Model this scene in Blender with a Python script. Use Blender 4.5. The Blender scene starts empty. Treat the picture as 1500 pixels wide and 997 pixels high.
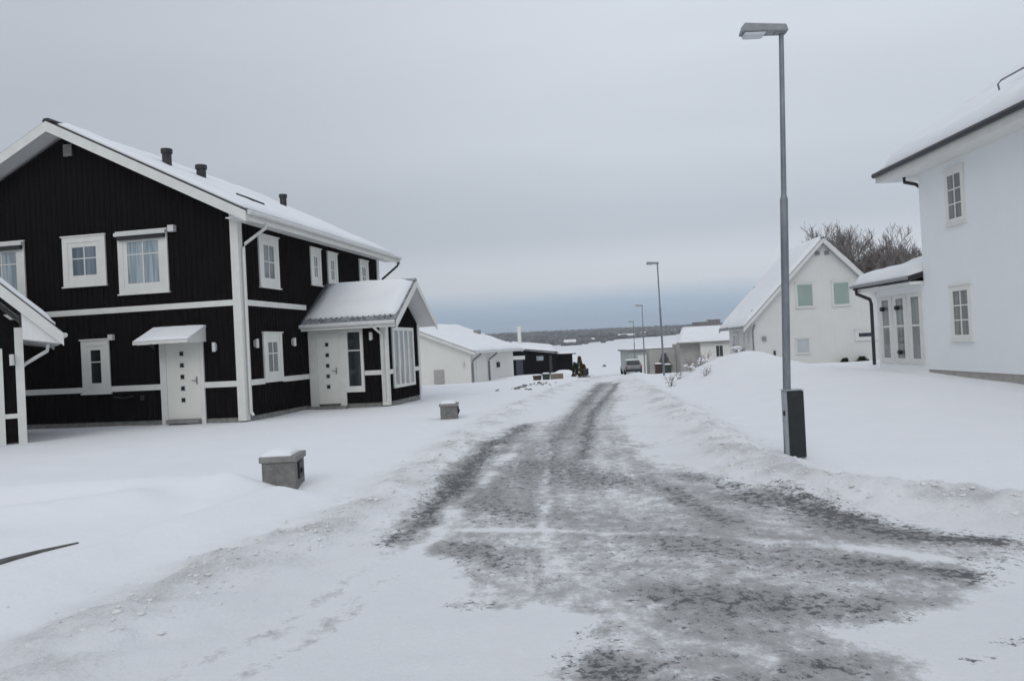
import bpy, bmesh, math, random
import numpy as np
from mathutils import Vector, Matrix, Euler
random.seed(7); RNG = np.random.default_rng(11)
scn = bpy.context.scene
COL = scn.collection
R = math.radians

# ------------------------------------------------------------------ helpers
class MB:
    """collects geometry, build() links it as ONE mesh object"""
    def __init__(s): s.v = []; s.f = []
    def add(s, vs, fs):
        n = len(s.v); s.v += [tuple(p) for p in vs]; s.f += [tuple(i+n for i in f) for f in fs]
    def hexa(s, p):  # 8 points: bottom 4, top 4
        s.add(p, [(0,3,2,1),(4,5,6,7),(0,1,5,4),(1,2,6,5),(2,3,7,6),(3,0,4,7)])
    def box(s, x0, x1, y0, y1, z0, z1):
        s.hexa([(x0,y0,z0),(x1,y0,z0),(x1,y1,z0),(x0,y1,z0),(x0,y0,z1),(x1,y0,z1),(x1,y1,z1),(x0,y1,z1)])
    def prism(s, poly, ext):  # poly: 3d points, ext: vector
        n = len(poly); e = Vector(ext)
        a = [Vector(p) for p in poly]; b = [p+e for p in a]
        s.add(a+b, [tuple(range(n))[::-1], tuple(range(n, 2*n))] + [(i,(i+1)%n,(i+1)%n+n,i+n) for i in range(n)])
    def tube(s, path, r, n=8, r1=None):
        P = [Vector(p) for p in path]; k = len(P); rings = []
        up = Vector((0,0,1))
        for i in range(k):
            t = (P[min(i+1,k-1)]-P[max(i-1,0)]).normalized()
            a = t.cross(up)
            if a.length < .05: a = t.cross(Vector((1,0,0)))
            a.normalize(); b = t.cross(a)
            rr = r if r1 is None else r+(r1-r)*i/(k-1)
            rings.append([P[i]+a*math.cos(2*math.pi*j/n)*rr+b*math.sin(2*math.pi*j/n)*rr for j in range(n)])
        vs = [q for g in rings for q in g]
        fs = [(i*n+j, i*n+(j+1)%n, (i+1)*n+(j+1)%n, (i+1)*n+j) for i in range(k-1) for j in range(n)]
        fs += [tuple(range(n))[::-1], tuple((k-1)*n+j for j in range(n))]
        s.add(vs, fs)
    def ball(s, c, rx, ry, rz, nu=10, nv=6, jit=0):
        vs = [(c[0],c[1],c[2]-rz)]; 
        for i in range(1,nv):
            a = -math.pi/2+math.pi*i/nv
            for j in range(nu):
                b = 2*math.pi*j/nu; q = 1+random.uniform(-jit,jit)
                vs.append((c[0]+rx*q*math.cos(a)*math.cos(b), c[1]+ry*q*math.cos(a)*math.sin(b), c[2]+rz*q*math.sin(a)))
        vs.append((c[0],c[1],c[2]+rz)); m = len(vs)-1
        fs = [(0,1+(j+1)%nu,1+j) for j in range(nu)]
        for i in range(nv-2):
            for j in range(nu):
                a0 = 1+i*nu; fs.append((a0+j,a0+(j+1)%nu,a0+nu+(j+1)%nu,a0+nu+j))
        a0 = 1+(nv-2)*nu; fs += [(a0+j,a0+(j+1)%nu,m) for j in range(nu)]
        s.add(vs, fs)
    def build(s, name, mat, parent=None, smooth=False, bevel=0):
        me = bpy.data.meshes.new(name); me.from_pydata(s.v, [], s.f)
        bm = bmesh.new(); bm.from_mesh(me); bmesh.ops.recalc_face_normals(bm, faces=bm.faces)
        if bevel: bmesh.ops.bevel(bm, geom=list(bm.edges), offset=bevel, segments=1, affect='EDGES')
        bm.to_mesh(me); bm.free()
        o = bpy.data.objects.new(name, me); COL.objects.link(o); me.materials.append(mat)
        if smooth:
            for p in me.polygons: p.use_smooth = True
        if parent: o.parent = parent
        return o

def tag(o, label=None, cat=None, group=None, kind=None):
    if label: o['label'] = label
    if cat: o['category'] = cat
    if group: o['group'] = group
    if kind: o['kind'] = kind
    return o
def empty(name, loc, ang=0, **k):
    o = bpy.data.objects.new(name, None); COL.objects.link(o)
    o.location = loc; o.rotation_euler = (0,0,R(-ang)); o.empty_display_size = .3
    return tag(o, **k)
def copy_tree(o, parent=None):
    c = o.copy(); COL.objects.link(c); c.parent = parent
    for ch in list(o.children): copy_tree(ch, c)
    return c

class FR:
    """wall frame: a along the wall, d outwards, z up"""
    def __init__(s, o, u, n): s.o = Vector(o); s.u = Vector(u); s.n = Vector(n)
    def p(s, a, d, z): return s.o+s.u*a+s.n*d+Vector((0,0,z))
    def box(s, mb, a0, a1, d0, d1, z0, z1):
        mb.hexa([s.p(a0,d0,z0),s.p(a1,d0,z0),s.p(a1,d1,z0),s.p(a0,d1,z0),s.p(a0,d0,z1),s.p(a1,d0,z1),s.p(a1,d1,z1),s.p(a0,d1,z1)])

# ------------------------------------------------------------------ numpy value noise
def _hash(ix, iy, seed):
    h = (ix.astype(np.int64)*374761393+iy.astype(np.int64)*668265263+seed*1274126177) & 0x7fffffff
    h = ((h ^ (h >> 13))*1274126177) & 0x7fffffff
    return ((h ^ (h >> 16)) & 0xffff)/65535.0
def vnoise(x, y, seed=0):
    ix = np.floor(x); iy = np.floor(y); fx = x-ix; fy = y-iy
    fx = fx*fx*(3-2*fx); fy = fy*fy*(3-2*fy)
    a = _hash(ix,iy,seed); b = _hash(ix+1,iy,seed); c = _hash(ix,iy+1,seed); d = _hash(ix+1,iy+1,seed)
    return (a*(1-fx)+b*fx)*(1-fy)+(c*(1-fx)+d*fx)*fy
def fbm(x, y, seed=0, oct=4, gain=.5):
    t = 0; a = 1; n = 0
    for o in range(oct):
        t = t+a*(vnoise(x*2**o+17.3*o, y*2**o-9.1*o, seed+o)-.5); n += a; a *= gain
    return t/n*2
def sm(e0, e1, x):
    t = np.clip((x-e0)/(e1-e0), 0, 1); return t*t*(3-2*t)

# ------------------------------------------------------------------ materials
def mat(name, col, rough=.7, spec=.5, metal=0, nscale=0, nstr=0, bump=0, bscale=20, tint=None, tscale=3, stretch=(1,1,1)):
    m = bpy.data.materials.new(name); m.use_nodes = True
    nt = m.node_tree; b = nt.nodes['Principled BSDF']
    b.inputs['Base Color'].default_value = (*col, 1); b.inputs['Roughness'].default_value = rough
    b.inputs['Specular IOR Level'].default_value = spec; b.inputs['Metallic'].default_value = metal
    tc = nt.nodes.new('ShaderNodeTexCoord'); mp = nt.nodes.new('ShaderNodeMapping')
    nt.links.new(tc.outputs['Object'], mp.inputs['Vector']); mp.inputs['Scale'].default_value = stretch
    if tint:
        n = nt.nodes.new('ShaderNodeTexNoise'); n.inputs['Scale'].default_value = tscale; n.inputs['Detail'].default_value = 6
        n.inputs['Roughness'].default_value = .65
        nt.links.new(mp.outputs['Vector'], n.inputs['Vector'])
        r = nt.nodes.new('ShaderNodeValToRGB'); r.color_ramp.elements[0].position = .35; r.color_ramp.elements[1].position = .68
        r.color_ramp.elements[0].color = (*col,1); r.color_ramp.elements[1].color = (*tint,1)
        nt.links.new(n.outputs['Fac'], r.inputs['Fac']); nt.links.new(r.outputs['Color'], b.inputs['Base Color'])
    if bump:
        n2 = nt.nodes.new('ShaderNodeTexNoise'); n2.inputs['Scale'].default_value = bscale; n2.inputs['Detail'].default_value = 5
        nt.links.new(mp.outputs['Vector'], n2.inputs['Vector'])
        bp = nt.nodes.new('ShaderNodeBump'); bp.inputs['Strength'].default_value = bump; bp.inputs['Distance'].default_value = .02
        nt.links.new(n2.outputs['Fac'], bp.inputs['Height']); nt.links.new(bp.outputs['Normal'], b.inputs['Normal'])
    return m

def folds(name, c0, c1, scale=14, rough=.18):
    """window pane with pleated curtain or blind close behind the glass"""
    m = bpy.data.materials.new(name); m.use_nodes = True; nt = m.node_tree; b = nt.nodes['Principled BSDF']
    tc = nt.nodes.new('ShaderNodeTexCoord'); mp = nt.nodes.new('ShaderNodeMapping'); mp.inputs['Scale'].default_value = (1,1,.06)
    nt.links.new(tc.outputs['Object'], mp.inputs['Vector'])
    n = nt.nodes.new('ShaderNodeTexNoise'); n.inputs['Scale'].default_value = scale; n.inputs['Detail'].default_value = 2
    nt.links.new(mp.outputs['Vector'], n.inputs['Vector'])
    r = nt.nodes.new('ShaderNodeValToRGB'); r.color_ramp.elements[0].position = .38; r.color_ramp.elements[1].position = .62
    r.color_ramp.elements[0].color = (*c0,1); r.color_ramp.elements[1].color = (*c1,1)
    nt.links.new(n.outputs['Fac'], r.inputs['Fac']); nt.links.new(r.outputs['Color'], b.inputs['Base Color'])
    b.inputs['Roughness'].default_value = .9; b.inputs['Specular IOR Level'].default_value = .2
    b.inputs['Coat Weight'].default_value = 1; b.inputs['Coat Roughness'].default_value = .03; b.inputs['Coat IOR'].default_value = 1.5
    return m

M = {}
M['black'] = mat('black_cladding', (.0075,.0062,.0064), .95, .05, tint=(.0105,.0085,.0085), tscale=2.5, stretch=(4,4,.35), bump=.2, bscale=40)
M['black2'] = mat('black_cladding_far', (.006,.006,.008), .9, .1)
M['trim'] = mat('white_painted_trim', (.64,.635,.60), .6, .3, tint=(.71,.705,.665), tscale=3, bump=.15, bscale=30)
M['soffit'] = mat('white_soffit_boards', (.72,.72,.70), .7, .2, tint=(.77,.77,.75), tscale=6, stretch=(6,.4,1))
M['door'] = mat('off_white_door', (.69,.69,.635), .5, .35, tint=(.73,.73,.67), tscale=1.5)
M['whitewall'] = mat('white_wall_paint', (.79,.805,.81), .8, .2, tint=(.82,.83,.83), tscale=1.2, bump=.12, bscale=60)
M['cream'] = mat('off_white_wall', (.72,.71,.67), .85, .2, tint=(.76,.75,.71), tscale=.7, bump=.1, bscale=30)
M['gable'] = mat('pale_grey_white_wall', (.61,.61,.585), .85, .2, tint=(.645,.645,.62), tscale=.7, bump=.1, bscale=30)
M['beige'] = mat('beige_wall', (.36,.35,.33), .9, .2, tint=(.42,.41,.39), tscale=1)
M['tile'] = mat('black_roof_tiles', (.02,.02,.022), .7, .3, tint=(.05,.05,.052), tscale=6)
M['greytile'] = mat('frosted_grey_tiles', (.10,.105,.11), .8, .3, tint=(.35,.37,.39), tscale=5)
M['gutter_w'] = mat('white_gutter', (.58,.58,.56), .45, .5, tint=(.64,.64,.62), tscale=5)
M['gutter_b'] = mat('black_gutter', (.012,.013,.015), .45, .5, tint=(.03,.03,.033), tscale=5)
M['chimney'] = mat('black_vent_metal', (.015,.015,.017), .6, .4, tint=(.04,.04,.04), tscale=8)
M['concrete'] = mat('plinth_concrete', (.16,.16,.15), .9, .2, tint=(.27,.26,.24), tscale=6, bump=.4, bscale=40)
M['plinth'] = mat('beige_plinth', (.34,.32,.30), .9, .2, tint=(.42,.40,.37), tscale=6)
M['stone'] = mat('grey_pillar_render', (.15,.148,.14), .9, .2, tint=(.235,.23,.22), tscale=9, bump=.6, bscale=60)
M['stonecap'] = mat('grey_cap_slab', (.20,.198,.19), .9, .2, tint=(.28,.275,.26), tscale=9, bump=.4, bscale=60)
M['galv'] = mat('galvanised_steel', (.15,.165,.18), .45, .5, .35, tint=(.24,.26,.275), tscale=7, stretch=(1,1,.4), bump=.05)
M['galvhead'] = mat('cast_aluminium', (.22,.23,.24), .5, .5, .2, tint=(.30,.31,.32), tscale=12)
M['cab'] = mat('black_plastic_cover', (.012,.014,.016), .5, .4, tint=(.02,.022,.024), tscale=8)
M['cabgrey'] = mat('grey_housing', (.30,.32,.34), .5, .4, tint=(.38,.40,.42), tscale=8)
M['dark'] = mat('dark_metal', (.02,.02,.022), .5, .4)
M['lampglass'] = mat('lamp_glass', (.55,.58,.6), .2, .5)
M['curtain'] = folds('curtained_glass', (.20,.245,.27), (.36,.42,.45))
M['bluepane'] = folds('blue_grey_glass', (.10,.125,.155), (.19,.23,.27), 6)
M['darkpane'] = folds('dark_glass', (.008,.012,.014), (.03,.04,.045), 5)
M['hatch'] = mat('pale_grey_hatch', (.42,.44,.47), .6, .3, tint=(.46,.48,.51), tscale=2)
M['lightpane'] = folds('pale_curtained_glass', (.26,.27,.275), (.42,.43,.43), 18)
M['greenpane'] = mat('green_blind_glass', (.25,.32,.29), .35, .4, tint=(.29,.36,.325), tscale=1.5)
M['greypane'] = folds('grey_glass', (.13,.14,.14), (.21,.225,.22), 9)
M['bark'] = mat('bark', (.06,.05,.045), .95, .1, tint=(.10,.09,.085), tscale=9)
M['twig'] = mat('bare_twigs', (.19,.17,.16), .95, .1, tint=(.29,.265,.255), tscale=2)
M['conifer'] = mat('golden_conifer', (.06,.048,.012), .9, .1, tint=(.12,.085,.02), tscale=9)
M['evergreen'] = mat('dark_evergreen', (.02,.028,.018), .9, .1, tint=(.045,.05,.03), tscale=9)
M['bin_green'] = mat('green_bin_plastic', (.03,.05,.035), .6, .3, tint=(.04,.06,.045), tscale=4)
M['bin_brown'] = mat('brown_bin_plastic', (.045,.028,.024), .6, .4, tint=(.07,.045,.038), tscale=4)
M['bin_tan'] = mat('tan_wood_boards', (.18,.155,.13), .9, .2, tint=(.25,.22,.185), tscale=6)
M['carpaint'] = mat('grey_car_paint', (.20,.205,.205), .35, .5, .2, tint=(.30,.31,.31), tscale=2)
M['rubber'] = mat('tyre_rubber', (.012,.012,.013), .9, .2)
M['bumper'] = mat('dark_bumper', (.03,.033,.038), .6, .3)
M['taillight'] = mat('red_lens', (.18,.02,.02), .3, .5)
M['dirtysnow'] = mat('dirty_snow', (.62,.61,.59), .95, .1, tint=(.78,.78,.78), tscale=5)
M['forest'] = mat('far_winter_woods', (.07,.07,.075), 1, 0, tint=(.24,.235,.235), tscale=.035)
M['brick'] = mat('brown_facade', (.14,.105,.095), .9, .2, tint=(.18,.14,.13), tscale=.3)
M['farwall'] = mat('far_house_wall', (.35,.31,.29), .9, .2)

def snow_mat(name):
    m = bpy.data.materials.new(name); m.use_nodes = True; nt = m.node_tree; b = nt.nodes['Principled BSDF']; L = nt.links.new
    b.inputs['Roughness'].default_value = .85; b.inputs['Specular IOR Level'].default_value = .15
    tc = nt.nodes.new('ShaderNodeTexCoord')
    n = nt.nodes.new('ShaderNodeTexNoise'); n.inputs['Scale'].default_value = 1.1; n.inputs['Detail'].default_value = 6
    L(tc.outputs['Object'], n.inputs['Vector'])
    r = nt.nodes.new('ShaderNodeValToRGB'); r.color_ramp.elements[0].color = (.765,.77,.785,1); r.color_ramp.elements[1].color = (.82,.825,.835,1)
    r.color_ramp.elements[0].position = .3; r.color_ramp.elements[1].position = .7
    L(n.outputs['Fac'], r.inputs['Fac']); L(r.outputs['Color'], b.inputs['Base Color'])
    n2 = nt.nodes.new('ShaderNodeTexNoise'); n2.inputs['Scale'].default_value = 9; n2.inputs['Detail'].default_value = 8
    L(tc.outputs['Object'], n2.inputs['Vector'])
    bp = nt.nodes.new('ShaderNodeBump'); bp.inputs['Strength'].default_value = .25; bp.inputs['Distance'].default_value = .03
    L(n2.outputs['Fac'], bp.inputs['Height']); L(bp.outputs['Normal'], b.inputs['Normal'])
    return m
M['snow'] = snow_mat('roof_snow_white')

def ground_mat():
    m = bpy.data.materials.new('snowy_ground'); m.use_nodes = True; nt = m.node_tree; b = nt.nodes['Principled BSDF']; L = nt.links.new
    N = nt.nodes.new
    tc = N('ShaderNodeTexCoord')
    def noise(scale, detail=6, rough=.6, stretch=None, dist=0):
        n = N('ShaderNodeTexNoise'); n.inputs['Scale'].default_value = scale; n.inputs['Detail'].default_value = detail
        n.inputs['Roughness'].default_value = rough; n.inputs['Distortion'].default_value = dist
        if stretch:
            mp = N('ShaderNodeMapping'); mp.inputs['Scale'].default_value = stretch; L(tc.outputs['Object'], mp.inputs['Vector']); L(mp.outputs['Vector'], n.inputs['Vector'])
        else: L(tc.outputs['Object'], n.inputs['Vector'])
        return n.outputs['Fac']
    def math_(op, a, c, clamp=False):
        n = N('ShaderNodeMath'); n.operation = op; n.use_clamp = clamp
        for i, v in enumerate((a, c)):
            if isinstance(v, (int, float)): n.inputs[i].default_value = v
            else: L(v, n.inputs[i])
        return n.outputs[0]
    def smooth(v, a, c):
        n = N('ShaderNodeMapRange'); n.interpolation_type = 'SMOOTHSTEP'; L(v, n.inputs['Value'])
        n.inputs['From Min'].default_value = a; n.inputs['From Max'].default_value = c; return n.outputs['Result']
    def mix(f, a, c):
        n = N('ShaderNodeMix'); n.data_type = 'RGBA'
        if isinstance(f, (int, float)): n.inputs['Factor'].default_value = f
        else: L(f, n.inputs['Factor'])
        for k, v in ((6, a), (7, c)):
            if isinstance(v, tuple): n.inputs[k].default_value = (*v, 1)
            else: L(v, n.inputs[k])
        return n.outputs[2]
    at = N('ShaderNodeAttribute'); at.attribute_name = 'bare'; bare = at.outputs['Fac']
    at2 = N('ShaderNodeAttribute'); at2.attribute_name = 'dirt'; dirt = at2.outputs['Fac']
    at3 = N('ShaderNodeAttribute'); at3.attribute_name = 'dark'; dark = at3.outputs['Fac']
    big = noise(1.3, 5, .6, (1,.6,1)); mid = noise(7.5, 8, .75, (1.0,.75,1), .2); fine = noise(34, 6, .78, (1,.85,1)); mid2 = noise(13, 6, .75, (1,.85,1), .2)
    tex = math_('ADD', math_('MULTIPLY', big, .5), math_('ADD', math_('MULTIPLY', mid, 1.0), math_('MULTIPLY', fine, .5)))  # ~1.0 mean
    # how much of the snow is worn through
    gate = smooth(bare, .0, .22)
    v = math_('ADD', bare, math_('MULTIPLY', math_('MULTIPLY', math_('SUBTRACT', tex, 1.0), 2.1), gate))
    grey = smooth(v, .12, 1.0)
    vd = math_('ADD', dark, math_('MULTIPLY', math_('SUBTRACT', math_('ADD', math_('MULTIPLY', mid2, 1.3), math_('MULTIPLY', fine, .7)), 1.0), math_('MULTIPLY', smooth(dark, .0, .12), 2.6)))
    blk = math_('MULTIPLY', smooth(vd, .34, .74), .9)
    snow = mix(noise(.9, 5), (.75,.755,.775), (.81,.813,.825))
    speck = smooth(math_('ADD', math_('MULTIPLY', dirt, .36), math_('ADD', math_('MULTIPLY', fine, .6), math_('MULTIPLY', mid, .4))), .68, .98)
    snow = mix(math_('MULTIPLY', speck, .7), snow, (.44,.435,.42))
    snow = mix(math_('MULTIPLY', dirt, .11), snow, (.60,.60,.585))
    ice = mix(smooth(math_('ADD', math_('MULTIPLY', fine, .6), math_('MULTIPLY', mid, .4)), .36, .64), (.185,.182,.178), (.42,.415,.41))
    col = mix(grey, snow, ice)
    asph = mix(smooth(fine, .35, .65), (.045,.046,.05), (.10,.10,.105))
    col = mix(blk, col, asph)
    L(col, b.inputs['Base Color'])
    rg = N('ShaderNodeMapRange'); L(grey, rg.inputs['Value']); rg.inputs['To Min'].default_value = .9; rg.inputs['To Max'].default_value = .62
    L(rg.outputs['Result'], b.inputs['Roughness']); b.inputs['Specular IOR Level'].default_value = .22
    # relief: snow crust, lumps in the dirty windrows, snow standing above the bare patches
    hh = math_('ADD', math_('MULTIPLY', noise(7, 8, .6), .5), math_('MULTIPLY', math_('MULTIPLY', fine, math_('ADD', dirt, .12)), 1.2))
    hh = math_('SUBTRACT', hh, math_('MULTIPLY', grey, .35))
    bp = N('ShaderNodeBump'); bp.inputs['Strength'].default_value = .6; bp.inputs['Distance'].default_value = .04
    L(hh, bp.inputs['Height']); L(bp.outputs['Normal'], b.inputs['Normal'])
    return m
M['ground'] = ground_mat()

# ------------------------------------------------------------------ terrain
PY = [-50,0,20,30,37,42,50,60,75,90,110,200,400,700,1000,1400,2500]
PZ = [0,0,0,-.06,-.14,-.28,-.62,-1.1,-1.75,-2.3,-2.7,-3.2,-1.3,3.1,10,20,24]
def pline(x, y, pts):
    """distance to a polyline"""
    d = np.full(x.shape, 1e9)
    for (ax,ay),(bx,by) in zip(pts[:-1], pts[1:]):
        vx, vy = bx-ax, by-ay
        t = np.clip(((x-ax)*vx+(y-ay)*vy)/(vx*vx+vy*vy), 0, 1)
        d = np.minimum(d, np.hypot(x-ax-t*vx, y-ay-t*vy))
    return d
def inside(x, y, poly):
    c = np.zeros(x.shape, bool); n = len(poly)
    for i in range(n):
        x0,y0 = poly[i]; x1,y1 = poly[(i+1)%n]
        if y0 == y1: continue
        k = ((y0 > y) != (y1 > y)) & (x < (x1-x0)*(y-y0)/(y1-y0)+x0)
        c ^= k
    return c
RBANK = [(9,60),(6.6,42),(4.95,33.5),(3.75,20),(3.25,14.1),(2.95,10.6),(2.85,8.6),(3.3,7.6),(4.3,6.5),(7,5.3),(12,4.2)]
LBANK = [(-3.6,1.5),(-2.55,4.4),(-2.3,5.8),(-1.95,6.8),(-1.5,8),(-1.2,10.4),(-.85,14.5),(.15,20.9),(2.4,31.7),(3.9,38),(6.5,50)]
WIDE = [(6.0,50),(3.9,40),(2.7,31),(.45,20.5),(-.55,14.3),(-.9,10.3),(-1.15,8.1),(-1.6,6.8),(-1.95,5.8),(-2.2,4.6),(-3.3,1.5),(-6,-2),(-9,-20),(9,-20),(9,4),(5.5,5.5),(3.5,6.7),(2.6,8.4),(2.6,10.5),(2.95,14),(3.45,20),(4.65,33),(6.2,42),(8.6,60),(7.4,60)]
BARE = [(3.4,33),(4.4,33.2),(3.3,24),(2.36,18.3),(1.85,13),(1.85,10.5),(2.1,8.9),(2.25,8.1),(2.61,7.9),(2.83,6.95),(3.01,6.45),(3.39,6.12),(3.55,5.7),(2.95,5.24),(2.8,4.72),(2.39,4.49),(2.07,4.48),(1.72,4.11),(1.75,3.5),(1.75,2.2),(.1,2.2),(.2,3.72),(.42,4.28),(.37,4.67),(.09,4.84),(-.36,5.22),(-.62,6.1),(-1.1,6.45),(-1.08,7.6),(-.96,9.7),(-.68,12.6),(0,15.5),(.9,17),(1.8,22.3)]
DARKL = [([(4.04,30.5),(2.49,21.8),(1.74,17.7),(1.24,13.8),(.92,10.9)], .12, .50),
         ([(3.5,31.3),(2.05,22.2),(1.21,16.8),(.68,13.5),(.4,10.5)], .20, .34),
         ([(.19,15.8),(-.51,12.2),(-.78,9.0),(-.9,7.6),(-1.1,6.6)], .16, .50),
         ([(1.92,9.2),(2.06,8.75),(2.17,8.3)], .16, .42),
         ([(2.24,7.7),(2.53,7.3),(2.8,6.6)], .26, .46), ([(2.7,6.5),(3.0,6.0)], .22, .40), ([(3.0,5.95),(3.5,5.75)], .10, .55),
         ([(2.3,5.5),(2.57,5.2),(2.85,5.0)], .12, .48),
         ([(1.63,8.4),(1.65,7.6),(1.8,6.7)], .14, .36), ([(1.3,6.1),(2.2,5.3)], .35, .24), ([(1.0,4.9),(1.9,4.5)], .30, .28),
         ([(.25,3.9),(.5,3.8)], .16, .46), ([(.3,4.3),(.45,3.5)], .16, .38), ([(-.4,4.92),(-.28,4.88)], .09, .42), ([(2.1,3.72),(2.2,3.73)], .05, .6), ([(2.4,3.90),(2.6,3.88)], .05, .6), ([(1.4,3.8),(1.6,3.75)], .08, .42),
         ([(.3,10.5),(1.0,9.0)], .55, .36), ([(-.5,8.2),(.1,7.3)], .34, .32), ([(-.5,6.3),(-.2,5.8)], .25, .3)]
LIGHTL = [([(.03,12.8),(-.48,9.2),(-.7,7.1),(-.9,5.8)], .07, .34), ([(.54,13.5),(.31,9.4),(.2,6.4)], .035, .26),
          ([(-.76,7.0),(.21,6.72),(1.04,6.45),(1.8,6.16),(2.54,5.66),(2.94,5.32)], .05, .36),
          ([(.19,6.2),(.38,5.3),(.53,4.65),(.83,4.17),(1.21,3.9)], .06, .24), ([(.05,4.78),(.3,4.1)], .1, .2),
          ([(1.7,12.0),(1.95,9.8)], .16, .2), ([(2.15,6.3),(2.75,5.4)], .08, .3), ([(.55,3.75),(1.2,3.85)], .06, .2)]
def hfun(x, y, detail=True):
    z = np.interp(y, PY, PZ)
    far = sm(120, 500, y)
    z = z+far*fbm(x/180, y/180, 3, 3)*2.0
    # raised yard of the white house, right of the road
    xr = np.interp(y, [0,7,14,20,33,42,60], [5.5,3.6,3.4,3.9,5.2,7.2,11])
    rise = .50*sm(0, 1, (x-xr)/4.5)*sm(7.5, 22, y)*(1-sm(24, 41, y))
    z = z-.10*sm(9.2,10.0,x)*sm(11,14,y)*(1-sm(22,24,y))+rise+.06*sm(0, 1, (x-xr)/2.5)*sm(4,8,y)*(1-sm(40,60,y))
    z = z+.60*np.exp(-((x-8.05)/np.where(x>8.05,.95,1.3))**2-((y-27)/3.5)**2)+.22*np.exp(-((x-6.7)/1.0)**2-((y-27)/3)**2)
    z = z+.42*np.exp(-((x-1.2)/3.2)**2-((y-54)/4.5)**2)
    # ploughed banks
    dr = pline(x, y, RBANK); dl = pline(x, y, LBANK)
    z = z+.16*np.exp(-(dr/.50)**2)*(1-sm(40,70,y))+.10*np.exp(-(dl/.42)**2)*(1-sm(40,70,y))
    # left yard: snow lies higher than the road, soft wind drifts
    xl = np.interp(y, [2,8,14,21,32,42], [-2.9,-1.7,-1.0,0,2.3,4.5])
    yard = sm(0, 2.5, xl-x)*(1-sm(13,19,y))
    z = z+.05*yard
    for pts, w, h in (([(-3.75,5.0),(-3.45,6.6),(-3.0,7.9),(-2.75,8.9)], .30, .13), ([(-9,9.6),(-6.5,9.3),(-4.9,9.4),(-3.6,9.35)], .42, .20),
                      ([(-7.5,7.6),(-5.6,7.9),(-4.3,8.6)], .38, .17), ([(-9,5.6),(-6.5,6.4),(-5.2,7.0)], .5, .14), ([(-3.4,9.40),(-3.05,9.35)], .18, .05)):
        z = z+h*np.exp(-(pline(x, y, pts)/w)**2)
    z = z-.07*np.exp(-(pline(x, y, [(-4.6,5.0),(-4.1,6.1),(-3.85,6.9),(-3.5,8.3)])/.22)**2)
    z = z-.06*np.exp(-((x+2.68)/.25)**2-((y-9.4)/.35)**2)
    if detail:
        near = np.exp(-(np.maximum(y-12,0)/25)**2)
        z = z+.035*fbm(x/1.8, y/1.8, 21, 3)*(1-far)*(0.4+.6*(x<xl)+.6*(x>xr))
        z = z+near*(.115*np.exp(-(dr/.62)**2)+.095*np.exp(-(dl/.58)**2))*np.maximum(fbm(x/.30, y/.34, 31, 4, .62), -.35)
        z = z+near*.010*fbm(x/.25, y/.25, 41, 2)*sm(-.6,.2, x-xl)*sm(-.6,.2,xr-x)
    return z
def grid_axis(parts):
    out = []
    for a, b, s in parts:
        n = max(1, int(round((b-a)/s))); out += list(np.linspace(a, b, n, endpoint=False))
    out.append(parts[-1][1]); return np.array(out)
X = grid_axis([(-2600,-600,200),(-600,-120,40),(-120,-40,8),(-40,-14,1.3),(-14,-7,.16),(-7,6,.06),(6,14,.16),(14,40,1.0),(40,120,8),(120,600,40),(600,2600,200)])
Y = grid_axis([(-60,-10,5),(-10,1.5,.6),(1.5,12,.05),(12,20,.09),(20,40,.16),(40,80,.6),(80,200,5),(200,800,20),(800,2600,100)])
GX, GY = np.meshgrid(X, Y); gx = GX.ravel(); gy = GY.ravel()
GZ = hfun(gx, gy)
def zat(x, y): return float(hfun(np.array([float(x)]), np.array([float(y)]))[0])
# wear of the snow cover
bm_in = inside(gx, gy, BARE); dist = pline(gx, gy, BARE+[BARE[0]]); sd = np.where(bm_in, dist, -dist)
soft = .15+.012*gy.clip(0,40)
sd = sd+.22*fbm(gx/.7, gy/.7, 51, 3)+.16*fbm(gx/.18, gy/.18, 55, 2)*(gy<20)
wx = gx+.10*fbm(gx/.35, gy/.35, 61, 3); wy = gy+.12*fbm(gx/.35, gy/.35, 65, 3)
patch = fbm(gx/.9, gy/1.3, 71, 3)
cl = np.interp(gy, [3,6,8,10,13,17,22,31], [.9,.7,.55,.55,.75,1.15,2.0,3.8])
lat = gx-cl
streak = fbm(lat/.13/(1+gy/40), gy/5.0, 101, 3)*sm(5.5,8.5,gy)
ur = (gx*.97-gy*-.22); vr = (gy*.97+gx*.25)
streak = streak+fbm(ur/1.3, vr/.20, 105, 3)*.8*(1-sm(5.5,8.5,gy))
bare = (.57+.10*(gy<5.2)+.20*patch+.26*streak)*sm(-1, 1, sd/soft)
wide_in = inside(gx, gy, WIDE)
bare += .10*wide_in*(gy > 6)
dark = np.zeros_like(bare)
for pts, w, s in DARKL:
    e = np.exp(-(pline(wx, wy, pts)/w)**2); dark = np.maximum(dark, e*s); bare += e*.3
dark = dark+(.10+.25*np.maximum(patch,0)+.16*np.maximum(streak,0))*sm(-.2,.4,sd)+.30*np.exp(-((sd-.0)/.16)**2)*(gx>1.9)*(gy<8.3)*(gy>4.8)
for pts, w, s in LIGHTL:
    e = np.exp(-(pline(wx, wy, pts)/w)**2)*np.clip(.75+1.1*fbm(gx/.4, gy/.4, 81, 3), .15, 1.2)*1.35; bare -= e*s; dark -= e*s
# faint tyre ruts of the lower left, compacted
for pts in ([(-2.1,3.4),(-1.5,4.6),(-1.05,6.2)], [(-1.75,3.2),(-1.2,4.6),(-.9,5.6)]):
    bare += .30*np.exp(-(pline(wx, wy, pts)/.10)**2)
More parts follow.
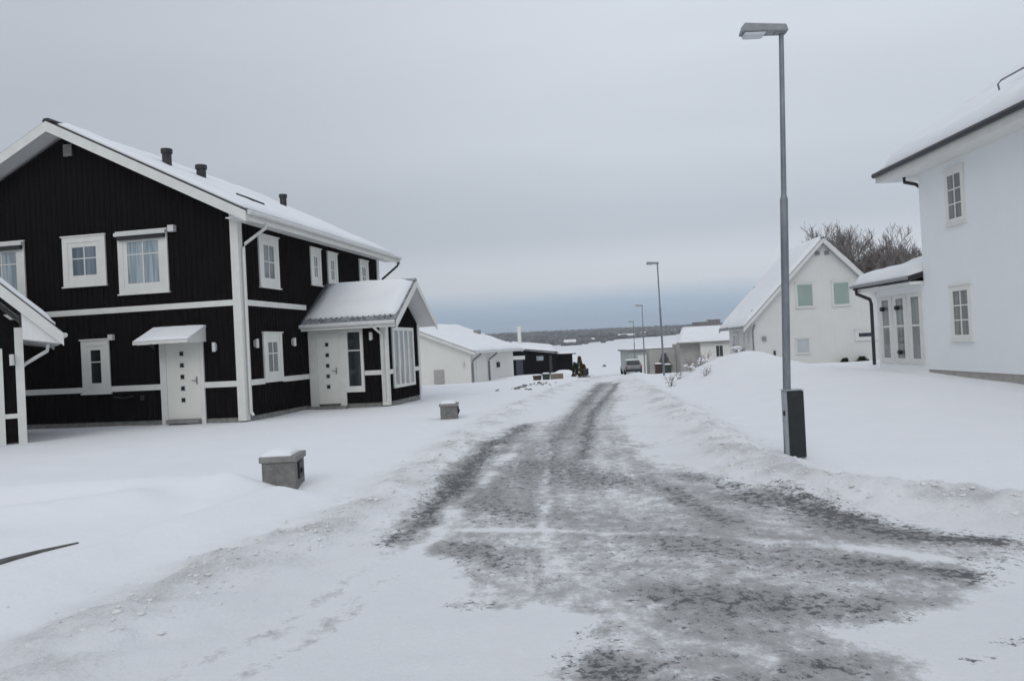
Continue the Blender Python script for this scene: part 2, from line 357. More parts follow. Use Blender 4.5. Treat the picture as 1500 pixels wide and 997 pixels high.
# narrow line along the hollow in the yard
e = np.exp(-(pline(gx, gy, [(-6.5,6.1),(-4.8,6.6),(-4.33,6.75),(-4.12,7.15)])/.06)**2)
dirt = np.zeros_like(bare)
dirt += .85*np.exp(-(pline(gx, gy, RBANK)/.60)**2)*(gx<6.5)*np.clip(.8+.9*fbm(gx/.4,gy/.4,91,3),.2,1.3)+.80*np.exp(-(pline(gx, gy, LBANK)/.55)**2)*np.clip(.8+.9*fbm(gx/.4,gy/.4,93,3),.2,1.3)
dirt += .35*sm(-.3,.6,np.where(wide_in,1,-1)*pline(gx,gy,WIDE+[WIDE[0]]))
bare = np.clip(bare, 0, 1); dark = np.clip(dark, 0, 1); dirt = np.clip(dirt, 0, 1)
nx, ny = len(X), len(Y)
fx_c = (X[:-1]+X[1:])/2; fy_c = (Y[:-1]+Y[1:])/2
FX, FY = np.meshgrid(fx_c, fy_c); onroad = inside(FX.ravel(), FY.ravel(), WIDE)
jj, ii = np.meshgrid(np.arange(nx-1), np.arange(ny-1)); i0 = (ii*nx+jj).ravel()
quads = np.stack([i0, i0+1, i0+nx+1, i0+nx], 1)
def sheet(name, fsel):
    q = quads[fsel]; ids, inv = np.unique(q, return_inverse=True); inv = inv.reshape(q.shape)
    me = bpy.data.meshes.new(name); me.vertices.add(len(ids)); me.loops.add(q.size); me.polygons.add(len(q))
    me.vertices.foreach_set('co', np.stack([gx[ids], gy[ids], GZ[ids]], 1).astype(np.float32).ravel())
    me.loops.foreach_set('vertex_index', inv.astype(np.int32).ravel())
    me.polygons.foreach_set('loop_start', np.arange(0, q.size, 4, dtype=np.int32))
    me.polygons.foreach_set('loop_total', np.full(len(q), 4, dtype=np.int32))
    me.polygons.foreach_set('use_smooth', np.ones(len(q), bool))
    me.update(calc_edges=True); me.validate()
    for nm, arr in (('bare', bare), ('dirt', dirt), ('dark', dark)):
        a = me.attributes.new(nm, 'FLOAT', 'POINT'); a.data.foreach_set('value', arr[ids].astype(np.float32))
    me.materials.append(M['ground'])
    o = bpy.data.objects.new(name, me); COL.objects.link(o); o['kind'] = 'structure'; return o
sheet('ground', ~onroad); sheet('road', onroad)

# ------------------------------------------------------------------ building parts
def roofz(a, ar, zr, sl): return zr-abs(a-ar)*sl
def gable_roof(house, mp, aL, aR, ar, zr, sl, b0, b1, tile='tile', snow_t=.13, barge=.22, soff=True, inset=(.10,.10), barge_ends=(True,True), tile_ends=False, trim='trim', snow_n=.5, verge=.05):
    """ridge runs along b; mp(a,b,z)->local point. zr = top of the tiles at the ridge"""
    zL, zR = roofz(aL,ar,zr,sl), roofz(aR,ar,zr,sl); t = .07
    mb = MB(); e = Vector(mp(0,1,0))-Vector(mp(0,0,0))
    mb.prism([mp(aL,b0,zL-t),mp(ar,b0,zr-t),mp(aR,b0,zR-t),mp(aR,b0,zR),mp(ar,b0,zr),mp(aL,b0,zL)], e*(b1-b0))
    # ridge cap
    mb.prism([mp(ar-.13,b0-.01,zr-.03),mp(ar+.13,b0-.01,zr-.03),mp(ar+.07,b0-.01,zr+.05),mp(ar-.07,b0-.01,zr+.05)], e*(b1-b0+.02))
    if tile_ends:
        b = b0+.08
        while b < b1-.05:
            for a, s in ((aL,1),(aR,-1)):
                z = roofz(a,ar,zr,sl)
                mb.tube([mp(a-s*.03,b,z-.02),mp(a+s*.4,b,z+.4*sl+.0)], .040, 6)
            b += .17
    roof = mb.build('roof', M[tile], house)
    # soffit / rafters layer
    if soff:
        mb = MB(); t2 = .10; i = .05
        mb.prism([mp(aL+i,b0+.02,zL+i*sl-t-t2),mp(ar,b0+.02,zr-t-t2),mp(aR-i,b0+.02,zR+i*sl-t-t2),mp(aR-i,b0+.02,zR+i*sl-t-.004),mp(ar,b0+.02,zr-t-.004),mp(aL+i,b0+.02,zL+i*sl-t-.004)], e*(b1-b0-.04))
        mb.build('soffit', M['soffit'], house)
    for be, en, sgn in ((b0, barge_ends[0], -1), (b1, barge_ends[1], 1)):
        if not en: continue
        mb = MB(); bb = be-.035 if sgn < 0 else be+.003
        for a0, z0 in ((aL,zL),(aR,zR)):
            mb.prism([mp(a0,bb,z0-.035),mp(a0,bb,z0-.035-barge),mp(ar,bb,zr-.035-barge),mp(ar,bb,zr-.035)], e*.032)
        mb.build('bargeboard', M[trim], house)
    if snow_t:
        na = 44; nb = max(8, int((b1-b0)*3.0))
        al = np.linspace(aL+inset[0], aR-inset[0], na); be = np.linspace(b0+verge, b1-verge, nb)
        A, B = np.meshgrid(al, be)
        ea = np.minimum(A-al[0], al[-1]-A); eb = np.minimum(B-be[0], be[-1]-B)
        prof = np.clip(1-(1-np.clip(ea/.22,0,1))**2, 0, 1)**.5*np.clip(1-(1-np.clip(eb/.16,0,1))**2,0,1)**.5
        A = A+(.05*fbm(B/.35, A*0+3.3, 15, 3)-.02)*np.where(A>ar, 1, -1)*sm(.35, 0, ea)+0
        rz = zr-np.sqrt((A-ar)**2+.004)*sl+.063*sl
        nz = fbm(A/.7+house.location.x, B/.7, 5, 3)
        T = rz+snow_t*(prof*(.95)+.05)*(1+snow_n*.9*nz)+.004
        vs = []; fs = []
        for k in range(nb):
            for j in range(na): vs.append(mp(A[k,j],B[k,j],T[k,j]))
        off = len(vs)
        for k in range(nb):
            for j in range(na): vs.append(mp(A[k,j],B[k,j],zr-abs(A[k,j]-ar)*sl-.02))
        for k in range(nb-1):
            for j in range(na-1):
                q = k*na+j; fs.append((q,q+1,q+na+1,q+na)); fs.append((off+q,off+q+na,off+q+na+1,off+q+1))
        for k in range(nb-1):
            for j in (0,na-1):
                q = k*na+j; fs.append((q,q+na,off+q+na,off+q))
        for j in range(na-1):
            for k in (0,nb-1):
                q = k*na+j; fs.append((q,q+1,off+q+1,off+q))
        s = MB(); s.add(vs, fs); so = s.build('snow', M['snow'], roof, smooth=True)
    return roof

def pitch_snow(parent, corners, t, n=(30,12), noise=.5, edge=.15):
    """closed blanket of snow on a plane patch: corners p00,p10,p11,p01"""
    c = [Vector(p) for p in corners]; nu, nv = n; U = (c[1]-c[0]).length; V = (c[3]-c[0]).length
    vs = []; fs = []
    for lay in (0,1):
        for k in range(nv):
            for j in range(nu):
                u, v = j/(nu-1), k/(nv-1)
                p = (c[0]*(1-u)+c[1]*u)*(1-v)+(c[3]*(1-u)+c[2]*u)*v
                if lay == 0:
                    du = min(u,1-u)*U; dv = min(v,1-v)*V
                    pr = math.sqrt(max(0,1-(1-min(du/edge,1))**2))*math.sqrt(max(0,1-(1-min(dv/edge,1))**2))
                    nz = float(fbm(np.array([p.x/.6+p.z]), np.array([p.y/.6]), 9, 3)[0])
                    p = p+Vector((0,0,t*(pr*.93+.07)*(1+noise*nz)))
                else: p = p-Vector((0,0,.01))
                vs.append(tuple(p))
    off = nu*nv
    for k in range(nv-1):
        for j in range(nu-1):
            q = k*nu+j; fs += [(q,q+1,q+nu+1,q+nu),(off+q,off+q+nu,off+q+nu+1,off+q+1)]
    for k in range(nv-1):
        for j in (0,nu-1): q = k*nu+j; fs.append((q,q+nu,off+q+nu,off+q))
    for j in range(nu-1):
        for k in (0,nv-1): q = k*nu+j; fs.append((q,q+1,off+q+1,off+q))
    s = MB(); s.add(vs, fs); return s.build('snow', M['snow'], parent, smooth=True)

def window(house, F, a0, a1, z0, z1, pane, cas=.12, sash=.07, cols=2, rows=(.72,), proud=.045, trim='trim', sill=True, label=None):
    mb = MB(); B = lambda *q: F.box(mb, *q)
    B(a0,a1,0,proud,z1-cas,z1); B(a0,a1,0,proud,z0,z0+cas); B(a0,a0+cas,0,proud-.002,z0+cas,z1-cas); B(a1-cas,a1,0,proud-.002,z0+cas,z1-cas)
    if sill: B(a0-.03,a1+.03,0,proud+.04,z0-.03,z0+.004); B(a0-.03,a1+.03,0,proud+.03,z1-.004,z1+.03)
    i0,i1,j0,j1 = a0+cas, a1-cas, z0+cas, z1-cas
    B(i0,i1,.001,.030,j1-sash,j1); B(i0,i1,.001,.030,j0,j0+sash); B(i0,i0+sash,.001,.028,j0+sash,j1-sash); B(i1-sash,i1,.001,.028,j0+sash,j1-sash)
    gi0,gi1,gj0,gj1 = i0+sash, i1-sash, j0+sash, j1-sash
    for c in range(1, cols):
        a = gi0+(gi1-gi0)*c/cols; B(a-.016,a+.016,.004,.024,gj0,gj1)
    for r in rows:
        z = gj0+(gj1-gj0)*r; B(gi0,gi1,.005,.021,z-.014,z+.014)
    w = mb.build('window', M[trim], house)
    if label: w['label'] = label
    mb = MB(); F.box(mb, gi0-.01, gi1+.01, .0015, .010, gj0-.01, gj1+.01); mb.build('pane', M[pane], w)
    return w
def battens(mb, F, a0, a1, zb, ztop, step=.165, w=.045, d=.018, skip=()):
    a = a0+step/2
    while a < a1-.03:
        z1 = ztop(a) if callable(ztop) else ztop
        segs = [(zb, z1)]
        for (s0,s1,h0,h1) in skip:
            if s0 < a+w/2 and s1 > a-w/2:
                segs = [q for g in segs for q in (((g[0],min(g[1],h0)),) if g[0] < h0 else ())+(((max(g[0],h1),g[1]),) if g[1] > h1 else ()) if q[1]-q[0] > .02]
        for s0, s1 in segs: F.box(mb, a-w/2, a+w/2, -.002, d, s0, s1)
        a += step
def door(house, F, a0, a1, z0, z1, mirror=False, squares=5):
    """leaf with small square glass lights and a lever handle"""
    mb = MB(); F.box(mb, a0, a1, 0, .035, z0, z1); d = mb.build('door', M['door'], house)
    c = (a0+a1)/2-.02
    for k in range(squares):
        p = MB(); ft = MB()
        z = z0+(z1-z0)*(.245+.150*k)
        F.box(p, c-.055, c+.055, .036, .040, z-.055, z+.055)
        for q in ((c-.075,c+.075,z+.055,z+.075),(c-.075,c+.075,z-.075,z-.055),(c-.075,c-.055,z-.055,z+.055),(c+.055,c+.075,z-.055,z+.055)):
            F.box(ft, q[0],q[1],.036,.046,q[2],q[3])
        g = p.build('pane', M['darkpane'], d); ft.build('pane_surround', M['gutter_w'], d)
    h = MB(); ah = a1-.09; zh = z0+1.0
    F.box(h, ah-.022, ah+.022, .036, .046, zh-.10, zh+.10); F.box(h, ah-.13, ah+.01, .07, .085, zh-.01, zh+.012); F.box(h, ah-.01, ah+.01, .04, .085, zh-.011, zh+.011)
    h.build('handle', M['galvhead'], d)
    return d
def wall_lamp(house, F, a, z, s=1.0):
    mb = MB(); F.box(mb, a-.045*s, a+.045*s, .0, .03, z-.09*s, z+.09*s)
    mb.tube([F.p(a,.09,z-.12*s),F.p(a,.09,z+.12*s)], .05*s, 10)
    mb.build('wall_lamp', M['gutter_w'], house)

# ================================================================== the black two-storey house
def black_house():
    H = empty('black_house', (-6.978, 20.2, 0), 10.9, label='large black wooden two-storey house with white corner boards and snowy gable roof', cat='house')
    FF = FR((0,0,0), (1,0,0), (0,-1,0)); FS = FR((0,0,0), (0,1,0), (1,0,0))
    xr, ze, zr, sl, xl, L = -4.98, 5.40, 7.93, .503, -9.96, 10.2
    mb = MB()
    mb.prism([(xl,0,.12),(0,0,.12),(0,0,ze),(xr,0,zr-.05),(xl,0,ze)], (0,L,0))
    top = lambda a: min(zr-.06-abs(a-xr)*sl, 99)
    win_f = [(-5.16,-3.85,3.80,5.14),(-3.47,-2.0,3.50,5.14),(-8.0,-6.36,3.55,5.14),(-4.72,-3.87,.95,2.33),(-2.37,-1.12,.0,2.25)]
    win_s = [(1.04,2.14,3.57,5.0),(4.22,4.98,3.84,5.0),(5.5,6.27,3.85,5.0),(8.25,9.1,3.85,5.02),(1.05,2.1,.95,2.31)]
    battens(mb, FF, xl+.1, -.14, .13, top, skip=win_f)
    battens(mb, FS, .14, L-.1, .13, 5.36, skip=win_s+[(3.8,7.1,0,3.2)])
    mb.build('wall', M['black'], H)
    mb = MB(); mb.box(xl+.02,-.02,.02,L-.02,-.3,.12); mb.build('foundation', M['concrete'], H)
    # trim boards
    for Fq, a0, a1, z0, z1 in [(FF,xl+.18,-.18,3.02,3.17),(FS,.18,3.75,3.02,3.17),(FF,xl+.18,-4.72,.92,1.07),(FF,-3.87,-2.37,.92,1.07),(FF,-1.12,-.18,.92,1.07),(FS,.18,1.05,.92,1.07),(FS,2.1,3.75,.92,1.07)]:
        mb = MB(); Fq.box(mb,a0,a1,0,.034,z0,z1); mb.build('band_board', M['trim'], H)
    for (x, y) in ((0,0),(xl,0),(0,L)):
        mb = MB(); s = 1 if x == 0 else -1; yy = -.04 if y == 0 else L-.18
        x0, x1 = (x-.18, x+.04) if s > 0 else (x-.04, x+.18)
        mb.box(x0, x1, yy, yy+.22, .03, 5.42); mb.build('corner_board', M['trim'], H)
    mp = lambda a,b,z: (a,b,z)
    roof = gable_roof(H, mp, xl-.62, .62, xr, 8.17, sl, -.6, L+.85, snow_t=.09, barge=.27, inset=(.18,.1), verge=.26, tile='tile')
    # front bargeboard wraps; gutters
    for s, x in ((1,.62),(-1,xl-.62)):
        zz = 8.17-(x-xr)*s*sl
        mb = MB(); mb.tube([(x+s*.05,-.56,zz-.06),(x+s*.05,L+.8,zz-.06)], .065, 8); mb.build('gutter', M['gutter_w'], H)
        mb = MB(); mb.box(min(x-s*.035,x-s*.01), max(x-s*.035,x-s*.01), -.58, L+.82, zz-.26, zz-.075); mb.build('fascia', M['trim'], H)
    for q in ((.02,.60),(xl-.60,xl-.02)):
        mb = MB(); mb.box(*q,-.55,L+.8,5.18,5.205); mb.build('eave_board', M['soffit'], H)
    # downpipes
    mb = MB(); mb.tube([(.66,.35,5.12),(.62,.33,5.0),(.13,.16,4.62),(.10,.12,4.5),(.10,.12,.25),(.16,.12,.15)], .042, 8); mb.build('downpipe', M['gutter_w'], H)
    mb = MB(); mb.tube([(.66,L+.55,5.12),(.62,L+.53,4.98),(.12,L+.10,4.45),(.10,L+.08,4.3),(.10,L+.08,.2)], .042, 8); mb.build('downpipe', M['chimney'], H)
    # vents on the roof (right pitch), found from the photograph
    for (x, y, h, r) in ((-3.2,1.9,.50,.13),(-3.0,3.3,.42,.14),(-3.0,8.6,.48,.12)):
        zb = 8.17-abs(x-xr)*sl-.05
        mb = MB(); mb.tube([(x,y,zb),(x,y,zb+h)], r, 12); mb.tube([(x,y,zb+h-.02),(x,y,zb+h+.10)], r*1.25, 12)
        mb.build('roof_vent', M['chimney'], H)
    mb = MB(); zb = 8.17-abs(-.9-xr)*sl; mb.hexa([(-1.15,2.05,zb+.1),(-.65,2.05,zb-.10),(-.65,2.75,zb-.10),(-1.15,2.75,zb+.1),(-1.15,2.05,zb+.29),(-.65,2.05,zb+.06),(-.65,2.75,zb+.06),(-1.15,2.75,zb+.29)])
    mb.build('roof_hatch', M['chimney'], H)
    # windows
    window(H, FF, -5.16,-3.85,3.80,5.14,'bluepane', cas=.16, sash=.13, cols=2, rows=(.60,), label='upper window with six small blue grey panes')
    w = window(H, FF, -3.47,-2.0,3.50,5.14,'curtain', cas=.15, sash=.12, cols=2, rows=(.70,))
    w2 = window(H, FF, -7.85,-6.36,3.50,5.14,'curtain', cas=.15, sash=.12, cols=2, rows=(.70,))
    for q, a0, a1 in ((w,-3.47,-2.0),(w2,-7.85,-6.36)):   # rolled awning boxes above
        mb = MB(); FF.box(mb, a0-.02, a1+.02, .03,.16,5.03,5.12); mb.build('awning_box', M['gutter_w'], q)
        mb = MB(); FF.box(mb, a0+.04, a1-.04, .03,.13,4.93,5.028); mb.build('awning_shade', M['dark'], q)
    window(H, FF, -4.72,-3.87,.90,2.33,'darkpane', cas=.15, sash=.12, cols=1, rows=(.64,))
    for (a0,a1,z0,z1) in win_s[:4]:
        window(H, FS, a0,a1,z0,z1,'greypane', cas=.14, sash=.12, cols=2, rows=(.5,))
    window(H, FS, 1.05,2.1,.98,2.31,'greypane', cas=.14, sash=.12, cols=2, rows=(.62,))
    mb = MB(); FF.box(mb,-5.0,-4.75,0,.03,7.34,7.66); 
    for k in range(5): FF.box(mb,-4.98,-4.77,.03,.05,7.37+k*.058,7.39+k*.058)
    mb.build('vent_grille', M['stonecap'], H)
    mb = MB(); FF.box(mb,-1.90,-1.73,0,.14,5.05,5.22); mb.build('sensor_box', M['gutter_w'], H)
    mb = MB(); FF.box(mb,-3.83,-3.70,0,.12,2.30,2.45); mb.build('security_light', M['gutter_w'], H)
    mb = MB(); FF.box(mb,-2.98,-2.88,0,.06,.66,.80); mb.tube([FF.p(-3.8,.03,.78),FF.p(-3.5,.04,.74),FF.p(-3.2,.03,.79)], .015, 6); mb.build('outlet_box', M['chimney'], H)
    # front door
    mb = MB(); FF.box(mb,-2.37,-2.19,0,.05,-.02,2.27); FF.box(mb,-1.22,-1.10,0,.05,-.02,2.27); FF.box(mb,-2.19,-1.22,0,.05,2.16,2.27); mb.build('door_frame', M['trim'], H)
    door(H, FF, -2.185,-1.225,.13,2.155)
    mb = MB(); FF.box(mb,-2.19,-1.22,.0,.16,.02,.125); mb.build('doorstep', M['stonecap'], H)
    # canopy over the door
    mb = MB()
    mb.hexa([(-2.54,0,2.50),(-1.0,0,2.50),(-1.0,-.82,2.14),(-2.54,-.82,2.14),(-2.54,0,2.55),(-1.0,0,2.55),(-1.0,-.82,2.19),(-2.54,-.82,2.19)])
    mb.box(-2.54,-1.0,-.86,-.825,2.11,2.21)
    for a in (-2.50,-1.04):
        mb.prism([(a-.03,-.005,2.12),(a-.03,-.005,2.49),(a-.03,-.75,2.17),(a-.03,-.70,2.10)], (.06,0,0))
    c = mb.build('canopy', M['trim'], H)
    pitch_snow(c, [(-2.54,-.86,2.195),(-1.0,-.86,2.195),(-1.0,-.02,2.556),(-2.54,-.02,2.556)], .045, (24,12), .3, .08)
    mb = MB(); mb.tube([FF.p(-2.45,.28,2.12),FF.p(-2.45,.12,2.0)], .035, 8); mb.build('bracket', M['chimney'], H)
    wall_lamp(H, FF, -.75, 1.97); wall_lamp(H, FS, .60, 2.02); wall_lamp(H, FS, 2.75, 2.05)
    mb = MB(); mb.tube([FS.p(7.0,.03,4.05),FS.p(7.0,.1,4.05)], .05, 8); mb.build('outdoor_light', M['gutter_w'], H)
    # ---- entrance porch wing on the side
    pb0, pb1, pa = 3.82, 7.05, 2.50; zc = 2.48; pr = 5.44; zpr = 3.72
    mb = MB(); slp = .62
    mb.prism([(pa,pb0,.12),(pa,pb1,.12),(pa,pb1,zc),(pa,pr,zc+(pr-pb0)*slp),(pa,pb0,zc)], (-pa,0,0))
    F1 = FR((0,pb0,0),(1,0,0),(0,-1,0)); F2 = FR((pa,0,0),(0,1,0),(1,0,0))
    battens(mb, F1, .05, pa-.14, .13, 2.40, skip=[(.03,1.2,0,2.37),(.3,1.79,.45,2.37)])
    battens(mb, F2, pb0+.14, pb1-.14, .13, lambda a: zc+.9-abs(a-pr)*slp, skip=[(4.33,6.42,.5,2.4)])
    mb.build('porch_wall', M['black'], H)
    mb = MB(); mb.box(.0,pa-.02,pb0+.02,pb1-.02,-.3,.12); mb.box(.03,1.25,pb0-.30,pb0-.0,-.1,.06); mb.build('porch_foundation', M['concrete'], H)
    for (x,y) in ((pa,pb0),(pa,pb1)):
        mb = MB(); yy = y-.04 if y == pb0 else y-.16; mb.box(pa-.16,pa+.04,yy,yy+.20,.03,zc+.02); mb.build('corner_board', M['trim'], H)
    for Fq, a0, a1 in ((F1,1.80,pa-.16),(F2,pb0+.16,4.31),(F2,6.45,pb1-.16)):
        mb = MB(); Fq.box(mb,a0,a1,0,.034,.95,1.09); mb.build('band_board', M['trim'], H)
    mb = MB(); F1.box(mb,.03,.30,0,.05,.0,2.36); F1.box(mb,.30,1.79,0,.05,2.27,2.36); F1.box(mb,1.0,1.20,0,.05,.0,2.27); F1.box(mb,1.20,1.79,0,.05,.46,.64)
    F1.box(mb,1.70,1.79,0,.05,.64,2.27); F1.box(mb,1.20,1.30,0,.05,.64,2.27); F1.box(mb,1.30,1.70,0,.03,1.70,1.735); mb.build('door_frame', M['trim'], H)
    door(H, F1, .305,.995,.13,2.265)
    mb = MB(); F1.box(mb,1.30,1.70,.001,.012,.64,2.27); mb.build('side_light', M['bluepane' if False else 'darkpane'], H)
    wall_lamp(H, F1, 2.07, 2.12)
    # row of tall panes in the porch gable
    mb = MB(); F2.box(mb,4.35,6.40,0,.05,2.27,2.38); F2.box(mb,4.35,6.40,0,.05,.50,.60); F2.box(mb,4.35,4.47,0,.048,.60,2.27); F2.box(mb,6.28,6.40,0,.048,.60,2.27)
    for k in range(1,4): a = 4.47+1.81*k/4; F2.box(mb,a-.06,a+.06,0,.045,.60,2.27)
    w = mb.build('window', M['trim'], H); mb = MB(); F2.box(mb,4.46,6.29,.001,.010,.59,2.28); mb.build('pane', M['lightpane'], w)
    mp2 = lambda a,b,z: (b,a,z)
    gable_roof(H, mp2, pb0-.48, pb1+.48, pr, 3.88, .63, -.02, pa+.52, tile='greytile', snow_t=.07, barge=.20, inset=(.22,.1), verge=.06, barge_ends=(False,True), tile_ends=True)
    mb = MB(); y = pb0-.48; z = 3.88-.63*(pr-y)
    mb.box(.02,pa+.5,y-.0,y+.03,z-.20,z-.075); mb.build('fascia', M['trim'], H)
    mb = MB(); mb.tube([(.0,y-.05,z-.06),(pa+.5,y-.05,z-.06)], .06, 8); mb.build('gutter', M['gutter_w'], H)
    mb = MB(); mb.tube([(pa-.25,y-.05,z-.1),(pa-.12,y+.02,z-.25),(pa-.06,pb0-.11,z-.42),(pa-.06,pb0-.10,.2)], .038, 8); mb.build('downpipe', M['gutter_w'], H)
    mb = MB(); mb.tube([(.4,pb0+.65,3.05),(2.3,pb0+.65,3.05)], .018, 6); mb.box(2.2,2.45,pb0+.55,pb0+.75,2.98,3.06); mb.build('snow_guard', M['galv'], H)
    mb = MB(); mb.tube([(.01,pb0-.45,2.60),(.01,pr,3.98)], .05, 6); mb.build('flashing', M['chimney'], H)
    return H
black_house()

# ================================================================== small black outbuilding at the left edge
def outbuilding():
    o = (-10.74, 17.11, 0)
    H = empty('black_outbuilding', o, -33, label='small black outbuilding with white bargeboard and downpipe at the left edge', cat='outbuilding')
    FF = FR((0,0,0),(1,0,0),(0,-1,0)); w = 4.4; zc = 2.55; sl = .95; xr = -w/2
    mb = MB(); mb.prism([(-w,0,.05),(0,0,.05),(0,0,zc),(xr,0,zc+w/2*sl-.1),(-w,0,zc)], (0,3.4,0))
    battens(mb, FF, -w+.1, -.14, .06, lambda a: zc-.1+(w/2-abs(a-xr))*sl); mb.build('wall', M['black'], H)
    mb = MB(); mb.box(-w+.02,-.02,.02,3.38,-.3,.05); mb.build('foundation', M['concrete'], H)
    for q in ((-.36,-.13),(-w,-.48)):
        mb = MB(); FF.box(mb,*q,0,.034,.58,.68); mb.build('band_board', M['trim'], H)
    mb = MB(); mb.box(-.13,.03,-.04,.12,.02,zc); mb.build('corner_board', M['trim'], H)
    mb = MB(); FF.box(mb,-.48,-.36,0,.045,.02,2.1); mb.build('door_frame', M['trim'], H)
    wall_lamp(H, FF, -.19, 1.85)
    e = .78; z = 2.42
    gable_roof(H, lambda a,b,z: (a,b,z), -w-e, e, xr, z+(e+w/2)*sl, sl, -.5, 3.6, snow_t=.10, barge=.28, inset=(.12,.1), barge_ends=(True,True))
    # boxed eave end
    mb = MB(); mb.prism([(.02,-.46,2.28),(e-.04,-.46,2.16),(e-.04,-.46,2.34),(.02,-.46,3.0)], (0,3.9,0)); mb.build('eave_box', M['soffit'], H)
    mb = MB(); mb.tube([(e+.03,-.48,z-.08),(e+.03,3.6,z-.08)], .055, 8); mb.build('gutter', M['gutter_w'], H)
    mb = MB(); mb.tube([(.50,.02,2.16),(.48,.04,2.02),(.05,.14,1.75),(-.03,.16,1.65),(-.03,.16,.15)], .04, 8); mb.build('downpipe', M['gutter_w'], H)
outbuilding()

# ================================================================== white house on the right with sunroom
def white_house():
    X0 = 10.2; ang = .75
    H = empty('white_house', (X0, 0, 0), ang, label='tall smooth white two-storey house with thick roof snow at the right edge', cat='house')
    F = FR((0,0,0),(0,1,0),(-1,0,0)); y0, y1 = 7.0, 19.72; W = 8.2; ze = 5.45; sl = .62
    mb = MB(); mb.prism([(0,y0,.50),(W,y0,.50),(W,y0,ze),(W/2,y0,ze+W/2*sl),(0,y0,ze)], (0,y1-y0,0)); mb.build('wall', M['whitewall'], H)
    mb = MB(); mb.box(.03,W-.03,y0+.03,y1-.03,-.3,.50); mb.build('foundation', M['plinth'], H)
    e = .62; z = 5.66
    gable_roof(H, lambda a,b,z: (a,b,z), -e, W+e, W/2, z+(W/2+e)*sl, sl, y0-.5, y1+.95, tile='tile', snow_t=.24, barge=.2, inset=(.03,.1), verge=.03, snow_n=.35)
    mb = MB(); mb.box(-e+.03,W+e-.03,y0-.5,y1+.92,5.42,5.52); mb.build('eave_board', M['soffit'], H)
    mb = MB(); mb.box(-e,-e+.028,y0-.5,y1+.93,5.43,5.585); mb.build('fascia', M['trim'], H)
    mb = MB(); mb.tube([(-e-.06,y0-.5,5.62),(-e-.06,y1+.94,5.62)], .07, 8); mb.build('gutter', M['gutter_b'], H)
    mb = MB(); mb.tube([(-.20,y1+.30,5.42),(-.20,y1+.30,5.30),(-.02,y1+.10,5.20),(.06,y1+.06,5.12)], .045, 8); mb.build('downpipe', M['gutter_b'], H)
    for (a0,a1,z0,z1) in ((17.70,18.50,3.93,5.20),(17.66,18.52,1.22,2.50)):
        window(H, F, a0,a1,z0,z1,'greypane', cas=.07, sash=.06, cols=2, rows=(.335,.67), proud=.03, trim='cream', sill=True)
    # snow guard rail on the roof
    mb = MB(); zz = lambda x: z+(x+e)*sl
    x = .8; mb.tube([(x,8,zz(x)+.46),(x,17.45,zz(x)+.46),(x-.02,17.55,zz(x)+.40),(x+.10,17.60,zz(x)+.0)], .02, 6)
    for yy in (9,11,13,15,16.6): mb.tube([(x,yy,zz(x)+.46),(x+.05,yy,zz(x))], .016, 6)
    mb.build('roof_rail', M['galv'], H)
    # sunroom
    s0, s1 = 19.72, 22.42; D = 3.4; zt = 2.72
    mb = MB(); mb.prism([(.02,s0+.003,.40),(D,s0+.003,.40),(D,s0+.003,zt+.85),(.02,s0+.003,zt)], (0,s1-s0-.003,0)); mb.build('sunroom_wall', M['whitewall'], H)
    F3 = FR((.02,0,0),(0,1,0),(-1,0,0))
    for k in range(3):
        a0 = 19.86+k*.82
        mb = MB(); B = lambda *q: F3.box(mb,*q)
        B(a0,a0+.74,0,.03,.62,.76); B(a0,a0+.74,0,.03,2.36,2.46); B(a0,a0+.17,0,.028,.76,2.36); B(a0+.57,a0+.74,0,.028,.76,2.36); B(a0+.17,a0+.57,.002,.02,1.60,1.65)
        d = mb.build('glass_door', M['trim'], H); mb = MB(); F3.box(mb,a0+.13,a0+.61,.001,.009,.75,2.37); mb.build('pane', M['greypane'], d)
    for a, zz2 in ((21.95,2.12),(21.1,2.12),(21.05,.92)):
        mb = MB(); mb.tube([F3.p(a,.03,zz2),F3.p(a,.12,zz2)], .06, 8); mb.build('hinge_stop', M['dark'], H)
    mb = MB(); mb.prism([(-.36,19.74,2.74),(D,19.74,2.74+.27*(D+.36)),(D,19.74,2.88+.27*(D+.36)),(-.36,19.74,2.88)], (0,3.35,0)); r = mb.build('sunroom_roof', M['tile'], H)
    mb = MB(); mb.box(-.33,.3,19.76,23.0,2.66,2.735); mb.build('sunroom_soffit', M['soffit'], H)
    pitch_snow(r, [(-.38,19.745,2.885),(-.38,23.1,2.885),(D,23.1,2.885+.27*(D+.38)),(D,19.745,2.885+.27*(D+.38))], .20, (26,24), .35, .2)
    mb = MB(); mb.tube([(-.42,19.73,2.83),(-.42,23.1,2.83)], .045, 8); mb.build('gutter', M['galvhead'], H)
    mb = MB(); mb.tube([(-.42,22.75,2.80),(-.40,22.75,2.62),(-.10,22.58,2.44),(-.08,22.55,2.30),(-.08,22.55,.55)], .05, 8); mb.build('downpipe', M['gutter_b'], H)
white_house()

